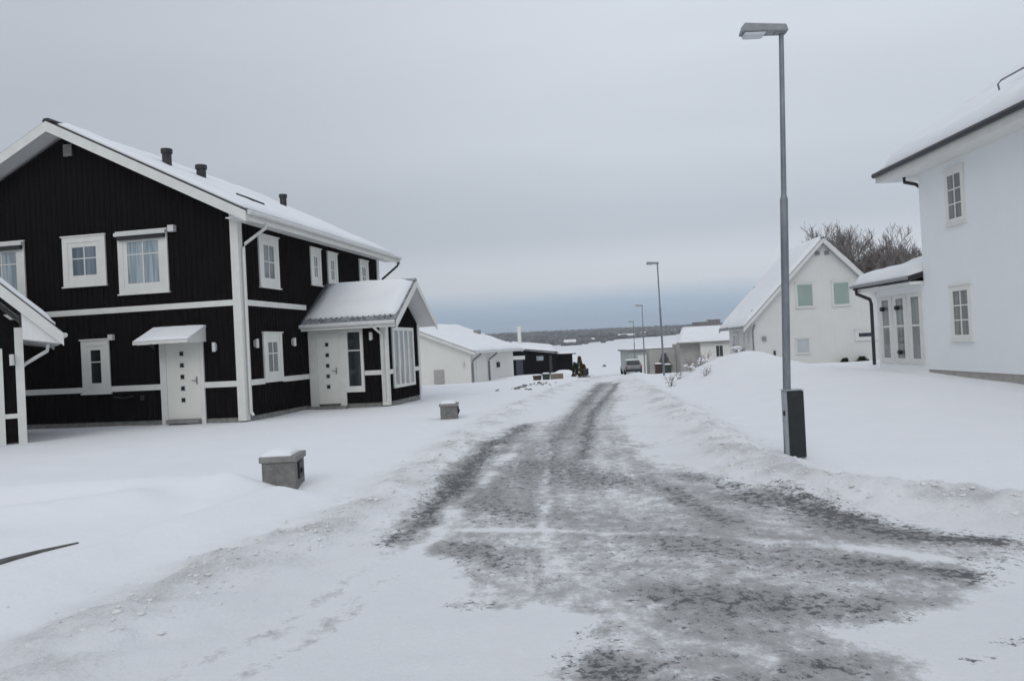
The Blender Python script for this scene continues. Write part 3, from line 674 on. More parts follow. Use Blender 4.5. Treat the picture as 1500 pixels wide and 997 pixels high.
# ================================================================== white gabled house in the middle distance
def gabled_house():
    H = empty('gabled_house', (13.84,45,-.05), 4.1, label='white steep gabled house with two green windows behind the tall lamp post', cat='house')
    F = FR((0,0,0),(1,0,0),(0,-1,0)); FS = FR((0,0,0),(0,1,0),(-1,0,0)); W = 8.2; ze = 2.45; sl = 1.04; L = 6.4; xr = W/2
    mb = MB(); mb.prism([(0,0,-.6),(W,0,-.6),(W,0,ze),(xr,0,ze+xr*sl),(0,0,ze)], (0,L,0))
    battens(mb, F, .05, W-.05, -.5, lambda a: ze-.05+(xr-abs(a-xr))*sl, step=.3, w=.05, d=.004); mb.build('wall', M['gable'], H)
    gable_roof(H, lambda a,b,z: (a,b,z), -.58, W+.58, xr, ze+xr*sl+.22, sl, -.45, L+.45, tile='greytile', snow_t=.17, barge=.24, inset=(.04,.1), verge=.04, snow_n=.3, trim='gable')
    for a0 in (2.55,4.58): window(H, F, a0,a0+1.05,3.02,4.45,'greenpane', cas=.07, sash=.04, cols=1, rows=(), trim='gable')
    window(H, F, 2.42,3.22,.40,1.28,'hatch', cas=.04, sash=.03, cols=1, rows=(), trim='gable', label='small square grey hatch low on the wall')
    window(H, F, 5.75,6.95,1.0,1.62,'darkpane', cas=.12, sash=.08, cols=1, rows=(), trim='gable', label='small horizontal window')
    for a in (3.78,4.28):
        mb = MB(); F.box(mb,a,a+.22,0,.1,6.0,6.2); mb.build('gable_vent', M['galv'], H)
    mb = MB(); F.box(mb,.55,.75,0,.15,1.25,1.50); mb.build('outdoor_light', M['galvhead'], H)
    mb = MB(); F.box(mb,1.15,1.25,0,.1,.35,.65); mb.build('tap_box', M['chimney'], H)
    mb = MB(); mb.tube([(.12,-.2,2.2),(.02,-.06,1.9),(.02,-.06,-.3)], .05, 6); mb.build('downpipe', M['galv'], H)
    for a0,a1,z0,z1 in ((3.6,5.1,1.05,1.75),(1.9,2.3,1.0,1.7),(.7,1.1,1.0,1.7)):
        window(H, FS, a0,a1,z0,z1,'greypane', cas=.08, sash=.05, cols=1, rows=(), trim='gable')
    mb = MB(); mb.tube([(.15,.2,2.75),(.15,.2,3.05)], .09, 8)
    mb.build('roof_vent', M['galvhead'], H); mb = MB(); mb.tube([(1.75,6.2,4.3),(1.75,6.2,4.75)], .08, 8)
    mb.build('roof_vent', M['galvhead'], H)
gabled_house()

# ================================================================== long low white house left of the road
def long_house():
    H = empty('low_white_house', (-2.64,48.5,-.5), 21, label='low off-white house with broad snowy roof beyond the black house porch', cat='house')
    zo = .5; F = FR((0,0,0),(1,0,0),(0,-1,0)); FS = FR((0,0,0),(0,1,0),(1,0,0)); W = 8.8; xr = -4.4; sl = .385; zr = 3.30+zo; L = 7.4; ze = zr-4.4*sl-.12
    mb = MB(); mb.prism([(-W,0,-.7),(0,0,-.7),(0,0,ze),(xr,0,zr-.15),(-W,0,ze)], (0,L,0))
    battens(mb, FS, .1, L-.1, -.6, ze-.05, step=.35, w=.05, d=.004); battens(mb, F, -W+.1, -.1, -.6, lambda a: ze-.05+(4.4-abs(a-xr))*sl, step=.35, w=.05, d=.004); mb.build('wall', M['cream'], H)
    gable_roof(H, lambda a,b,z: (a,b,z), -W-.55, .55, xr, zr, sl, -.5, L+.6, tile='greytile', snow_t=.12, barge=.18, inset=(.03,.1), verge=.03, snow_n=.3)
    mb = MB(); F.box(mb,-2.55,-1.85,0,.06,-.02,.85); mb.build('meter_cabinet', M['beige'], H)
    wall_lamp(H, F, -.45, 1.15, 1.3)
    for y in (.25,2.9):
        z = zr-4.95*sl; mb = MB(); mb.tube([(.62,y,z-.05),(.58,y,z-.2),(.10,y-.1,z-.55),(.08,y-.1,z-.7),(.08,y-.1,-.3)], .06, 6); mb.build('downpipe', M['galv'], H)
    mb = MB(); z = zr-4.95*sl; mb.tube([(.62,-.5,z-.06),(.62,L+.6,z-.06)], .06, 8); mb.build('gutter', M['gutter_w'], H)
    mb = MB(); FS.box(mb,.8,1.75,0,.04,-.4,1.5); mb.build('door', M['door'], H)
    mb = MB(); FS.box(mb,4.25,4.6,0,.12,.75,1.1); mb.build('outdoor_light', M['chimney'], H)
    mb = MB(); z = zr-2.0*sl; mb.box(-2.6,-2.2,6.6,7.0,z-.1,z+.35); mb.build('roof_vent', M['galvhead'], H)
long_house()

# ================================================================== black bungalow further down on the left
def bungalow():
    H = empty('black_bungalow', (-1.2,68,-1.7), 0, label='low black bungalow with pale window and silver flue beside the road end', cat='house')
    F = FR((0,0,0),(1,0,0),(0,-1,0)); W = 5.0; D = 7
    mb = MB(); mb.prism([(0,0,-.5),(W,0,-.5),(W,0,2.5),(1.0,0,3.05),(0,0,3.05)], (0,D,0)); mb.box(W+.003,W+1.45,.9,D-1,-.5,2.35)
    battens(mb, F, .05, W-.05, -.4, lambda a: 2.45+.13*(W-a), step=.3, w=.05, d=.02); mb.build('wall', M['black2'], H)
    mb = MB(); mb.hexa([(-.4,-.45,3.08),(1.0,-.45,3.08),(1.0,D+.4,3.6),(-.4,D+.4,3.6),(-.4,-.45,3.2),(1.0,-.45,3.2),(1.0,D+.4,3.72),(-.4,D+.4,3.72)])
    mb.hexa([(1.003,-.45,3.08),(W+.1,-.45,2.55),(W+.1,D+.4,3.1),(1.003,D+.4,3.6),(1.003,-.45,3.18),(W+.1,-.45,2.65),(W+.1,D+.4,3.2),(1.003,D+.4,3.72)])
    mb.box(W+.12,W+1.75,.5,D-.8,2.36,2.44); r = mb.build('roof', M['tile'], H)
    pitch_snow(r, [(-.38,-.43,3.205),(1.0,-.43,3.205),(1.0,D+.4,3.725),(-.38,D+.4,3.725)], .15, (8,10), .3)
    pitch_snow(r, [(1.0,-.43,3.19),(W+.1,-.43,2.66),(W+.1,D+.4,3.21),(1.0,D+.4,3.73)], .15, (14,10), .3)
    pitch_snow(r, [(W+.12,.52,2.45),(W+1.73,.52,2.45),(W+1.73,D-.8,2.5),(W+.12,D-.8,2.5)], .12, (8,10), .3)
    mb = MB(); F.box(mb,1.05,2.25,0,.08,2.12,2.45); mb.build('lintel', M['trim'], H)
    mb = MB(); F.box(mb,1.45,2.05,0,.04,-.3,2.1); mb.build('door', mat('grey_blue_door',(.035,.04,.055),.6), H)
    mb = MB(); F.box(mb,3.25,3.85,0,.05,1.95,2.35); w = mb.build('window', M['galvhead'], H); mb = MB(); F.box(mb,3.31,3.79,.051,.056,2.0,2.3); mb.build('pane', M['curtain'], w)
    mb = MB(); F.box(mb,4.35,4.6,0,.06,.5,2.4); mb.build('corner_board', M['chimney'], H)
    mb = MB(); mb.tube([(1.9,4.2,3.3),(1.9,4.2,4.9)], .17, 12); mb.tube([(1.9,4.2,4.9),(1.9,4.2,5.1)], .22, 12); mb.build('chimney', M['cream'], H)
bungalow()

# ================================================================== buildings at the end of the road
def garage():
    H = empty('flat_roofed_garage', (13.05,88,-2.6), -1, label='pale flat-roofed garage at the end of the road behind a parked car', cat='garage')
    mb = MB(); mb.box(0,6.2,0,6,0,3.0); mb.build('wall', M['beige'] if False else M['farwall2'], H)
    mb = MB(); mb.box(-.25,6.5,-.3,6.3,3.0,3.18); r = mb.build('roof', M['stonecap'], H)
    pitch_snow(r, [(-.24,-.28,3.185),(6.48,-.28,3.185),(6.48,6.28,3.185),(-.24,6.28,3.185)], .14, (12,10), .2)
    mb = MB(); mb.box(1.0,3.4,-.03,-.004,.3,2.5); mb.build('garage_door', M['cream'], H)
    mb = MB(); mb.box(5.1,6.2,-.02,-.003,1.2,2.95); mb.build('side_panel', M['beige'], H)
M['farwall2'] = mat('far_grey_green_wall', (.34,.37,.36), .9, .2, tint=(.40,.42,.41), tscale=1)
garage()
def annex():
    H = empty('low_annex', (18.3,76,-2.0), 2, label='low cream annex with one dark window under snow beside the gabled house', cat='outbuilding')
    mb = MB(); mb.box(0,4.2,0,5,0,3.05); mb.build('wall', M['cream'], H)
    mb = MB(); mb.box(-1.9,-.01,.6,5,0,3.0); mb.build('entrance_wall', M['beige'], H)
    mb = MB(); mb.box(-4.6,-1.93,3,5.2,0,2.5); mb.build('shed_wall', M['beige'], H)
    mb = MB(); mb.hexa([(-2.4,-.5,3.02),(4.6,-.5,3.02),(4.6,6,4.6),(-.6,6,4.6),(-2.4,-.5,3.14),(4.6,-.5,3.14),(4.6,6,4.72),(-.6,6,4.72)]); r = mb.build('roof', M['stonecap'], H)
    pitch_snow(r, [(-2.38,-.48,3.145),(4.58,-.48,3.145),(4.58,6,4.725),(-.6,6,4.725)], .15, (14,10), .2)
    F = FR((0,0,0),(1,0,0),(0,-1,0)); window(H, F, 1.3,2.3,1.45,2.85,'darkpane', cas=.12, sash=.06, cols=2, rows=(), trim='cream')
annex()

# ================================================================== street lamps
def street_lamp(loc, h, lean, label):
    L = empty('street_lamp', loc, 0, label=label, cat='street lamp', group='street lamps along the road')
    lx = math.tan(R(lean)); pt = lambda z: (lx*z, 0, z)
    mb = MB(); mb.tube([pt(-.2),pt(h*.60)], .048, 16); mb.tube([pt(h*.60),pt(h*.60+.05)], .048, 16, .034); mb.tube([pt(h*.60+.05),pt(h-.02)], .034, 14, .03)
    mb.build('pole', M['galv'], L, smooth=False)
    tx = lx*h
    mb = MB(); mb.box(tx-.10,tx+.06,-.045,.045,h-.06,h+.03); mb.build('arm', M['galvhead'], L, bevel=.01)
    mb = MB()
    mb.hexa([(tx-.52,-.10,h-.035),(tx+.07,-.09,h-.05),(tx+.07,.09,h-.05),(tx-.52,.10,h-.035),(tx-.48,-.08,h+.085),(tx+.05,-.07,h+.05),(tx+.05,.07,h+.05),(tx-.48,.08,h+.085)])
    hd = mb.build('lamp_head', M['galvhead'], L, bevel=.015)
    mb = MB(); mb.hexa([(tx-.47,-.07,h-.085),(tx-.24,-.07,h-.085),(tx-.24,.07,h-.085),(tx-.47,.07,h-.085),(tx-.49,-.085,h-.04),(tx-.21,-.085,h-.045),(tx-.21,.085,h-.045),(tx-.49,.085,h-.04)]); mb.build('lens', M['lampglass'], hd, bevel=.01)
    pitch_snow(hd, [(tx-.47,-.075,h+.083),(tx+.04,-.065,h+.05),(tx+.04,.065,h+.05),(tx-.47,.075,h+.083)], .025, (16,6), .3, .04)
    return L
z1 = zat(3.42,9.85)
street_lamp((3.40,9.85,z1), 5.43-z1, 2.1, 'nearest and tallest grey street lamp with a black cabinet at its foot')
street_lamp((7.06,36.7,zat(7.06,36.7)), 5.17-zat(7.06,36.7), -.6, 'second street lamp, a thin grey pole beside the brown and green bins')
street_lamp((10.08,60,zat(10.08,60)), 4.25-zat(10.08,60), .3, 'third street lamp, small and faint in front of the pale garage')
street_lamp((12.94,83,zat(12.94,83)), 3.6-zat(12.94,83), .3, 'farthest street lamp, barely visible between the parked car and third lamp')
C = empty('electric_cabinet', (3.475,9.80,z1-.05), 2, label='narrow black electricity cabinet standing against the nearest lamp post', cat='cabinet')
mb = MB(); mb.box(-.112,.108,-.07,.09,-.1,.86); mb.build('housing', M['cabgrey'], C, bevel=.008)
mb = MB(); mb.box(-.088,.112,-.095,-.072,.03,.853); mb.build('front_cover', M['cab'], C, bevel=.006)
mb = MB(); mb.box(-.130,-.113,-.05,-.01,.55,.61); mb.build('lock', M['dark'], C)
mb = MB(); mb.box(-.116,.116,-.098,.094,.862,.872); mb.build('lid', M['cabgrey'], C)

# ================================================================== mail pillars on the left
def pillar(loc, ang, h, label):
    P = empty('driveway_pillar', loc, ang, label=label, cat='pillar', group='grey driveway pillars along the road edge')
    mb = MB(); mb.box(-.215,.215,-.22,.30,-.5,h-.075); mb.build('column', M['stone'], P, bevel=.006)
    mb = MB(); mb.box(-.242,.242,-.25,.33,h-.075,h); c = mb.build('cap', M['stonecap'], P, bevel=.008)
    pitch_snow(P, [(-.22,-.23,h),(.17,-.23,h),(.17,.31,h),(-.22,.31,h)], .07, (16,14), .35, .2)
    mb = MB(); mb.box(.216,.246,-.08,.14,h-.30,h-.10); mb.box(.246,.27,-.03,.05,h-.24,h-.18); mb.build('side_lock', M['dark'], P, bevel=.006)  # dark lock on the right face of the pillar
    return P
p1 = pillar((-2.92,9.70,-.03), -2, .44, 'nearer grey rendered pillar with snow cap and a drift at its foot'); p1.scale = (.93,.93,1)
p2 = pillar((-1.55,18.3,-.08), -2, .50, 'farther small grey pillar between the black house porch and road'); p2.scale = (.92,.92,.86)

# snow clods and drift around the near pillar are part of the ground; dark grey strip in the hollow, tapering to a point
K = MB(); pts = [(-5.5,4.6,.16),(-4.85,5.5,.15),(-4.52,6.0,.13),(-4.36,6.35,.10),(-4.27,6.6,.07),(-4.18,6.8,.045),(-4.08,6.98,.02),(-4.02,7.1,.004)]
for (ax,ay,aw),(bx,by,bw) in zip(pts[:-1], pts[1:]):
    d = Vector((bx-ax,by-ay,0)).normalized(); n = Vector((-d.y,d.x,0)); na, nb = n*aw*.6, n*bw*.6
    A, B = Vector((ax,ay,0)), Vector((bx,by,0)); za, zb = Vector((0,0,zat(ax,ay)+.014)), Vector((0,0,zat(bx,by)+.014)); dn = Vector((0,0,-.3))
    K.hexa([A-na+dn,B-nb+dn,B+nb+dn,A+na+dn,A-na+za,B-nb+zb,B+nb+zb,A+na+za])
k = K.build('dark_strip', mat('dark_grey_strip', (.085,.085,.08), .8, .3, tint=(.14,.14,.13), tscale=9)); k['kind'] = 'structure'

# ================================================================== bins, boxes, car
def wheeled_bin(loc, ang, m, label, w=.5, h=.85):
    B = empty('wheeled_bin', loc, ang, label=label, cat='bin', group='bins at the road end')
    mb = MB(); mb.hexa([(-w*.42,-w*.42,0),(w*.42,-w*.42,0),(w*.42,w*.42,0),(-w*.42,w*.42,0),(-w/2,-w/2,h-.08),(w/2,-w/2,h-.08),(w/2,w/2,h-.08),(-w/2,w/2,h-.08)]); mb.build('body', M[m], B, bevel=.01)
    mb = MB(); mb.box(-w/2-.02,w/2+.02,-w/2-.03,w/2+.02,h-.078,h-.02); mb.build('lid', M[m], B, bevel=.01)
    pitch_snow(B, [(-w/2,-w/2,h-.018),(w/2,-w/2,h-.018),(w/2,w/2,h-.018),(-w/2,w/2,h-.018)], .06, (8,8), .3, .12)
    for s in (-1,1):
        mb = MB(); mb.tube([(s*w*.46,w*.42,.07),(s*w*.40,w*.42,.07)], .08, 10); mb.build('wheel', M['rubber'], B)
    return B
def gz_(x, y): return zat(x, y)
wheeled_bin((8.35,45,gz_(8.35,45)-.12), 0, 'bin_brown', 'brown bin left of the green bin by the second lamp', .40, .70)
wheeled_bin((8.80,44.6,gz_(8.8,44.6)-.12), 0, 'bin_green', 'green bin right of the brown bin by the second lamp', .36, .62)
wheeled_bin((1.32,44,gz_(1.32,44)-.2), 5, 'bin_brown', 'dark brown box bin in front of the black bungalow', .46, .50)
wheeled_bin((1.82,44,gz_(1.82,44)-.2), 0, 'bin_green', 'green box bin between brown box and tan crate', .42, .56)
Cc = empty('wooden_crate', (2.42,44,gz_(2.42,44)-.12), 0, label='tan slatted wooden crate right of the green box bin', cat='crate')
mb = MB()
for k in range(4): mb.box(-.35,.35,-.25,-.23,.02+k*.11,.11+k*.11); mb.box(-.35,.35,.23,.25,.02+k*.11,.11+k*.11)
for s in (-.35,.33):
    for k in range(4): mb.box(s,s+.02,-.229,.229,.02+k*.11,.11+k*.11)
mb.build('slats', M['bin_tan'], Cc)
mb = MB(); mb.box(-.32,.32,-.22,.22,.0,.42); mb.build('load', M['bin_brown'], Cc)
pitch_snow(Cc, [(-.35,-.25,.45),(.35,-.25,.45),(.35,.25,.45),(-.35,.25,.45)], .04, (10,8), .4, .1)

def car():
    x, y = 12.0, 78; C = empty('parked_car', (x,y,zat(x,y)+.02), 0, label='small grey parked car seen from behind at the road end', cat='car')
    def sec(pts, yy): return [(px,yy,pz) for px,pz in pts]
    mb = MB()
    prof = [(0,.35),(0,.85),(.12,.95),(.45,1.42),(1.6,1.46),(2.35,.98),(3.6,.85),(3.75,.6),(3.75,.3)]
    # side profile swept across the width, narrowed at the roof
    vs = []; n = len(prof)
    for s in (-1,1):
        for (yy,zz) in prof: vs.append((s*(.84 if zz < 1.1 else .66), yy, zz))
    fs = [tuple(range(n)), tuple(range(n,2*n))[::-1]]+[(i,(i+1)%n,(i+1)%n+n,i+n) for i in range(n)]
    mb.add(vs, fs); body = mb.build('body', M['carpaint'], C, bevel=.03)
    mb = MB(); mb.hexa([(-.66,.14,1.0),(.66,.14,1.0),(.60,.40,1.36),(-.60,.40,1.36),(-.66,.10,1.02),(.66,.10,1.02),(.60,.36,1.38),(-.60,.36,1.38)]); mb.build('rear_window', M['darkpane'], C)
    mb = MB(); mb.box(-.82,.82,-.08,.10,.32,.58); mb.build('bumper', M['bumper'], C, bevel=.02)
    for s in (-1,1):
        mb = MB(); mb.box(s*.74-.08,s*.74+.08,-.025,-.003,.62,.84); mb.build('tail_light', M['taillight'], C)
        for yy in (.65,2.95):
            mb = MB(); mb.tube([(s*.70,yy,.31),(s*.88,yy,.31)], .31, 16); mb.build('wheel', M['rubber'], C)
    pitch_snow(C, [(-.62,.5,1.46),(.62,.5,1.46),(.62,1.6,1.48),(-.62,1.6,1.48)], .08, (12,12), .3, .15)
car()
pb = empty('post_box', (4.35,47,zat(4.35,47)), 10, label='small dark post box on a stand near the golden conifer', cat='post box')
mb = MB(); mb.box(-.03,.03,-.03,.03,-.2,.15); mb.build('stand', M['dark'], pb)
mb = MB(); mb.box(-.15,.15,-.12,.12,.15,.48); mb.prism([(-.15,-.12,.48),(.15,-.12,.48),(.15,0,.55),(-.15,0,.55)], (0,.12,0)); mb.build('box', M['cab'], pb)
tag(pitch_snow(None, [(4.25,46.9,0),(4.5,46.9,0),(4.5,47.2,0),(4.25,47.2,0)], .01) if False else pb)

# ================================================================== plants
def shrub_cone(loc, r, h, m, label, name='conifer_shrub', n=260, cat='shrub'):
    S = empty(name, loc, 0, label=label, cat=cat)
    mb = MB(); mb.tube([(0,0,-.2),(0,0,h*.9)], .03, 6, .01); mb.build('trunk', M['bark'], S)
    mb = MB()
    for k in range(n):
        t = random.random()**.7*.98; a = random.uniform(0,6.28); rr = r*(1-t)**.7*random.uniform(.5,1.1)
        c = Vector((rr*math.cos(a), rr*math.sin(a), h*t)); s = random.uniform(.04,.10)
        d = Vector((math.cos(a),math.sin(a),1.2)).normalized()*s*1.6; q = Vector((-math.sin(a),math.cos(a),random.uniform(-.4,.4)))*s*.6
        mb.add([c-q,c+q,c+d+q*.3,c+d-q*.3], [(0,1,2,3)])
        w = d.cross(q).normalized()*s*.6; mb.add([c-w,c+w,c+d], [(0,1,2)])
    mb.build('foliage', M[m], S)
shrub_cone((4.25,50,zat(4.25,50)-.1), .26, 1.35, 'conifer', 'tallest pointed golden brown conifer at the left road end', 'conifer_shrub')
shrub_cone((3.92,49.8,zat(3.92,49.8)-.1), .28, .95, 'evergreen', 'dark evergreen shrub left of the golden conifer', 'evergreen_shrub')
shrub_cone((4.45,49.6,zat(4.45,49.6)-.1), .24, .85, 'conifer', 'short yellowish shrub right of the golden conifer', 'conifer_shrub')
shrub_cone((8.9,46.0,zat(8.9,46)-.1), .55, 1.25, 'twig', 'round grey leafless bush behind the brown and green bins', 'leafless_bush', 420)
shrub_cone((18.77,44.2,zat(18.77,44.2)-.05), .30, .32, 'evergreen', 'low dark plant at the wall below the green windows', 'low_plant', 120, 'plant')
shrub_cone((19.75,44.2,zat(19.75,44.2)-.05), .38, .36, 'evergreen', 'wider low dark plant nearer the small horizontal window', 'low_plant', 160, 'plant')

def twig_bush(loc, r, h, label, n=6):
    S = empty('snowy_bush', loc, random.uniform(0,90), label=label, cat='bush', group='small snow covered bushes on the bank')
    mb = MB()
    for k in range(n):
        a = random.uniform(0,6.28); rr = r*random.uniform(.3,1); p = Vector((rr*.2*math.cos(a),rr*.2*math.sin(a),-.05)); q = Vector((rr*math.cos(a),rr*math.sin(a),h*random.uniform(.6,1.1)))
        m = (p+q)/2+Vector((random.uniform(-.04,.04),random.uniform(-.04,.04),.05)); mb.tube([p,m,q], .011, 4, .005)
        for _ in range(3):
            e = q+Vector((random.uniform(-.12,.12),random.uniform(-.12,.12),random.uniform(-.02,.14))); mb.tube([m,e], .006, 3, .003)
    mb.build('twigs', M['twig'], S)
    mb = MB()
    for k in range(7):
        a = random.uniform(0,6.28); rr = r*random.uniform(.0,.8); mb.ball((rr*math.cos(a),rr*math.sin(a),h*random.uniform(.15,.75)), random.uniform(.04,.10),random.uniform(.04,.10),random.uniform(.025,.05),8,5,.2)
    mb.build('snow', M['snow'], S, smooth=True)
BU = [(5.15,25.8,.25,.35,'low snowy bush nearest the road on the right bank'),(5.75,27.2,.22,.30,'second snowy bush from the road on the right bank'),
      (6.3,27.6,.30,.40,'snowy bush with dark twigs halfway up the right bank'),(6.75,28.2,.30,.45,'snowy bush just below the cream annex'),
      (7.2,29.3,.34,.45,'wide snowy bush in front of the annex window'),(7.75,27.0,.25,.32,'snowy bush on the slope below the mound top'),
      (8.35,28.6,.25,.32,'highest snowy bush left of the mound top'),(6.2,25.2,.22,.25,'small snowy bush lowest on the right bank')]
for x, y, r, h, lab in BU: twig_bush((x,y,zat(x,y)-.02), r, h, lab)

def bare_tree(loc, h, label, seed):
    rnd = random.Random(seed)
    T = empty('bare_tree', loc, rnd.uniform(0,360), label=label, cat='tree', group='bare trees behind the white houses')
    tr = MB(); cr = MB()
    def grow(mb, p, d, l, r, lev):
        seg = 3; pts = [p]; dd = d.copy()
        for k in range(seg):
            dd = (dd+Vector((rnd.uniform(-.16,.16),rnd.uniform(-.16,.16),rnd.uniform(-.02,.14)))).normalized(); pts.append(pts[-1]+dd*l/seg)
        mb.tube(pts, r, 5 if lev < 2 else 3, max(r*.55,.012))
        if lev >= 5: return
        n = (7,6,5,5,5)[lev]
        for k in range(n):
            t = rnd.uniform(.35,1.0) if lev else rnd.uniform(.3,1.0)
            i = min(int(t*seg), seg-1); q = pts[i].lerp(pts[i+1], t*seg-i)
            a = rnd.uniform(0,6.28); sp = rnd.uniform(.45,.85)
            perp = Vector((math.cos(a)*.8,math.sin(a)*.8,rnd.uniform(.1,.7)))
            grow(cr, q, (dd*(1-sp*.5)+perp*sp).normalized(), l*rnd.uniform(.52,.72), max(r*.5,.012), lev+1)
    grow(tr, Vector((0,0,-.3)), Vector((0,0,1)), h*.42, h*.017, 0)
    tr.build('trunk', M['bark'], T); cr.build('crown', M['twig'], T)
TR = [(24.6,61,10.6,'leftmost bare tree showing just above the steep gable ridge',1),(26.6,64,9.8,'bare tree right of the steep gable ridge',2),(28.2,60,8.1,'dense bare tree between the gable and sunroom roof',3),
      (30.2,63,9.0,'bushy bare tree above the sunroom eave',4),(31.2,59,8.6,'bare tree left of the tall white house corner',5),(33.2,62,9.2,'bare tree half hidden by the tall white house corner',6),(29.2,70,9.4,'farther bare tree seen through the others above the sunroom',8)]
for x, y, h, lab, sd in TR: bare_tree((x,y,zat(x,y)-.2), h+1.9, lab, sd)

# lumps of earth and dirty snow beside the road on the left
mb = MB()
for k in range(46):
    t = random.random(); x = -.25+1.8*t+random.gauss(0,.22); y = 30+5.5*t+random.gauss(0,.8); s = random.uniform(.015,.07)
    mb.ball((x,y,zat(x,y)+s*.2), s*1.3, s, s*.7, 6, 4, .25)
for k in range(24):
    x = 3.9+random.gauss(0,.12); y = 44+random.gauss(0,.8); s = random.uniform(.03,.1); mb.ball((x,y,zat(x,y)+s*.2), s*1.3, s, s*.8, 6, 4, .25)
tag(mb.build('clods', M['stone']), kind='stuff', label='grey clods of earth and dirty snow left of the road', cat='clods')
# broken lumps of ploughed snow along both banks
mb = MB()
def lumps(line, n, w, smin, smax, ymax):
    seg = [(Vector((*a,0)),Vector((*b,0))) for a,b in zip(line[:-1],line[1:])]
    c = 0
    while c < n:
        a, b = random.choice(seg); p = a.lerp(b, random.random())+Vector((random.gauss(0,w),random.gauss(0,w),0))
        if not (2.5 < p.y < ymax) or (p.x>5 and p.y<7): continue
        if inside(np.array([p.x]), np.array([p.y]), BARE)[0]: continue
        s = random.uniform(smin,smax)*random.random()**.6; mb.ball((p.x,p.y,zat(p.x,p.y)+s*.1), s*random.uniform(.8,1.6), s*random.uniform(.8,1.4), s*.65, 7, 4, .28); c += 1
lumps(RBANK[2:9], 700, .30, .008, .030, 32); lumps(LBANK[1:9], 800, .27, .008, .026, 32)
tag(mb.build('snow_lumps', M['dirtysnow'] if 'dirtysnow' in M else M['snow']), kind='stuff', label='broken lumps of ploughed snow along both road banks', cat='snow')
PP = [(3.6,55.5,.9,.45),(4.4,56.5,.7,.4),(5.0,55,.6,.35)]
for i, (x,y,r,h) in enumerate(PP):
    mb = MB(); mb.ball((x,y,zat(x,y)), r, r*.9, h, 16, 8, .06)
    tag(mb.build('snow_heap', M['snow'], smooth=True), ['large snow heap before the black bungalow extension','middle snow heap left of the golden conifer','snow heap nearest the golden conifer'][i], 'snow heap', 'snow heaps at the road end')
mb = MB(); mb.ball((0,0,.1), .35,.3,.3, 8, 5, .2); o = mb.build('boulder', M['stone']); o.location = (16.3,140,zat(16.3,140)); tag(o, 'small dark boulder alone in the snowy field', 'boulder')
mb = MB(); mb.box(-3,3,-1,1,0,1.4); 

# ================================================================== distance: woods and far buildings
mb = MB()
def forest_band(y0, y1, n, xf, hmin, hmax):
    for k in range(n):
        y = random.uniform(y0,y1); x = random.uniform(-xf,xf)*y; z = zat(x,y)
        if z > 900: continue
        h = random.uniform(hmin,hmax); r = h*random.uniform(.35,.7)
        mb.ball((x,y,z+h*.5), r, r, h*.55, 6, 4, .25)
forest_band(800, 1000, 2200, .50, 2.5, 5.5); forest_band(1000, 1500, 6500, .50, 3, 6.5)
tag(mb.build('far_woods', M['forest']), kind='stuff', label='dark leafless woods covering the ridge beyond the snowy field', cat='woods')
# copses at the near edge of the woods
mb = MB()
for cx_, cy_, n in ((-8,520,60),(20,560,70),(52,640,60),(85,690,60),(120,700,70),(165,760,60),(200,800,60),(232,820,60),(30,600,40)):
    for k in range(n):
        x = cx_+random.gauss(0,14); y = cy_+random.gauss(0,12); h = random.uniform(2.5,5.5); mb.ball((x,y,zat(x,y)+h*.45), h*.6,h*.6,h*.5, 6, 4, .25)
tag(mb.build('field_copses', M['forest']), kind='stuff', label='dark scrub and copses along the far edge of the snowy field', cat='scrub')
def far_house(x, y, w, d, h, wallm, label, rise=.30, base=0):
    z = zat(x,y)+base; H = empty('distant_house', (x,y,z), random.uniform(-12,12), label=label, cat='house', group='distant houses on the ridge')
    mb = MB(); mb.prism([(-w/2,-d/2,-1),(-w/2,-d/2,h),(-w/2,0,h+d/2*rise*2),(-w/2,d/2,h),(-w/2,d/2,-1)], (w,0,0)); mb.build('wall', M[wallm], H)
    mb = MB(); r = rise*2; mb.prism([(-w/2-.4,-d/2-.6,h-.6*r+.1),(-w/2-.4,0,h+d/2*r+.1),(-w/2-.4,d/2+.6,h-.6*r+.1),(-w/2-.4,d/2+.6,h-.6*r+.5),(-w/2-.4,0,h+d/2*r+.55),(-w/2-.4,-d/2-.6,h-.6*r+.5)], (w+.8,0,0)); mb.build('roof', M['snow'], H)
    q = MB()
    for k in range(7):
        hh = random.uniform(1.5,3.2); xx = random.uniform(-w*.8,w*.8); q.ball((x+xx,y-d/2-4-random.random()*3,zat(x+xx,y-d/2-5)+hh*.3), hh*.8,hh*.7,hh*.5, 6, 4, .3)
    COPSE.append(q)
    return H
COPSE = []
FH = [(37,500,7,6,2.0,'farwall','distant white-roofed house above the black bungalow extension',.2),(9,470,9,6,1.3,'brick','distant house with wide snowy roof right of the silver flue',.16),(-3,455,5,5,1.5,'farwall','leftmost distant house beside the silver flue',.2),
      (61,610,6,6,1.6,'cream','small distant cream house left of the farthest lamp',.22),(101,690,14,7,2.4,'brick','long distant house with white roof near the farthest lamp',.16),(126,740,7,7,2,'cream','pale distant house just right of the farthest lamp',.2),
      (172,820,8,7,2.5,'farwall','small distant house right of the second lamp',.2),(78,650,5,5,1.4,'farwall','smallest distant house half hidden in scrub',.22)]
for q in FH: far_house(*q)
qq = MB()
for q in COPSE: qq.add(q.v, q.f)
tag(qq.build('garden_scrub', M['forest']), kind='stuff', label='low garden scrub in front of the distant houses', cat='scrub')
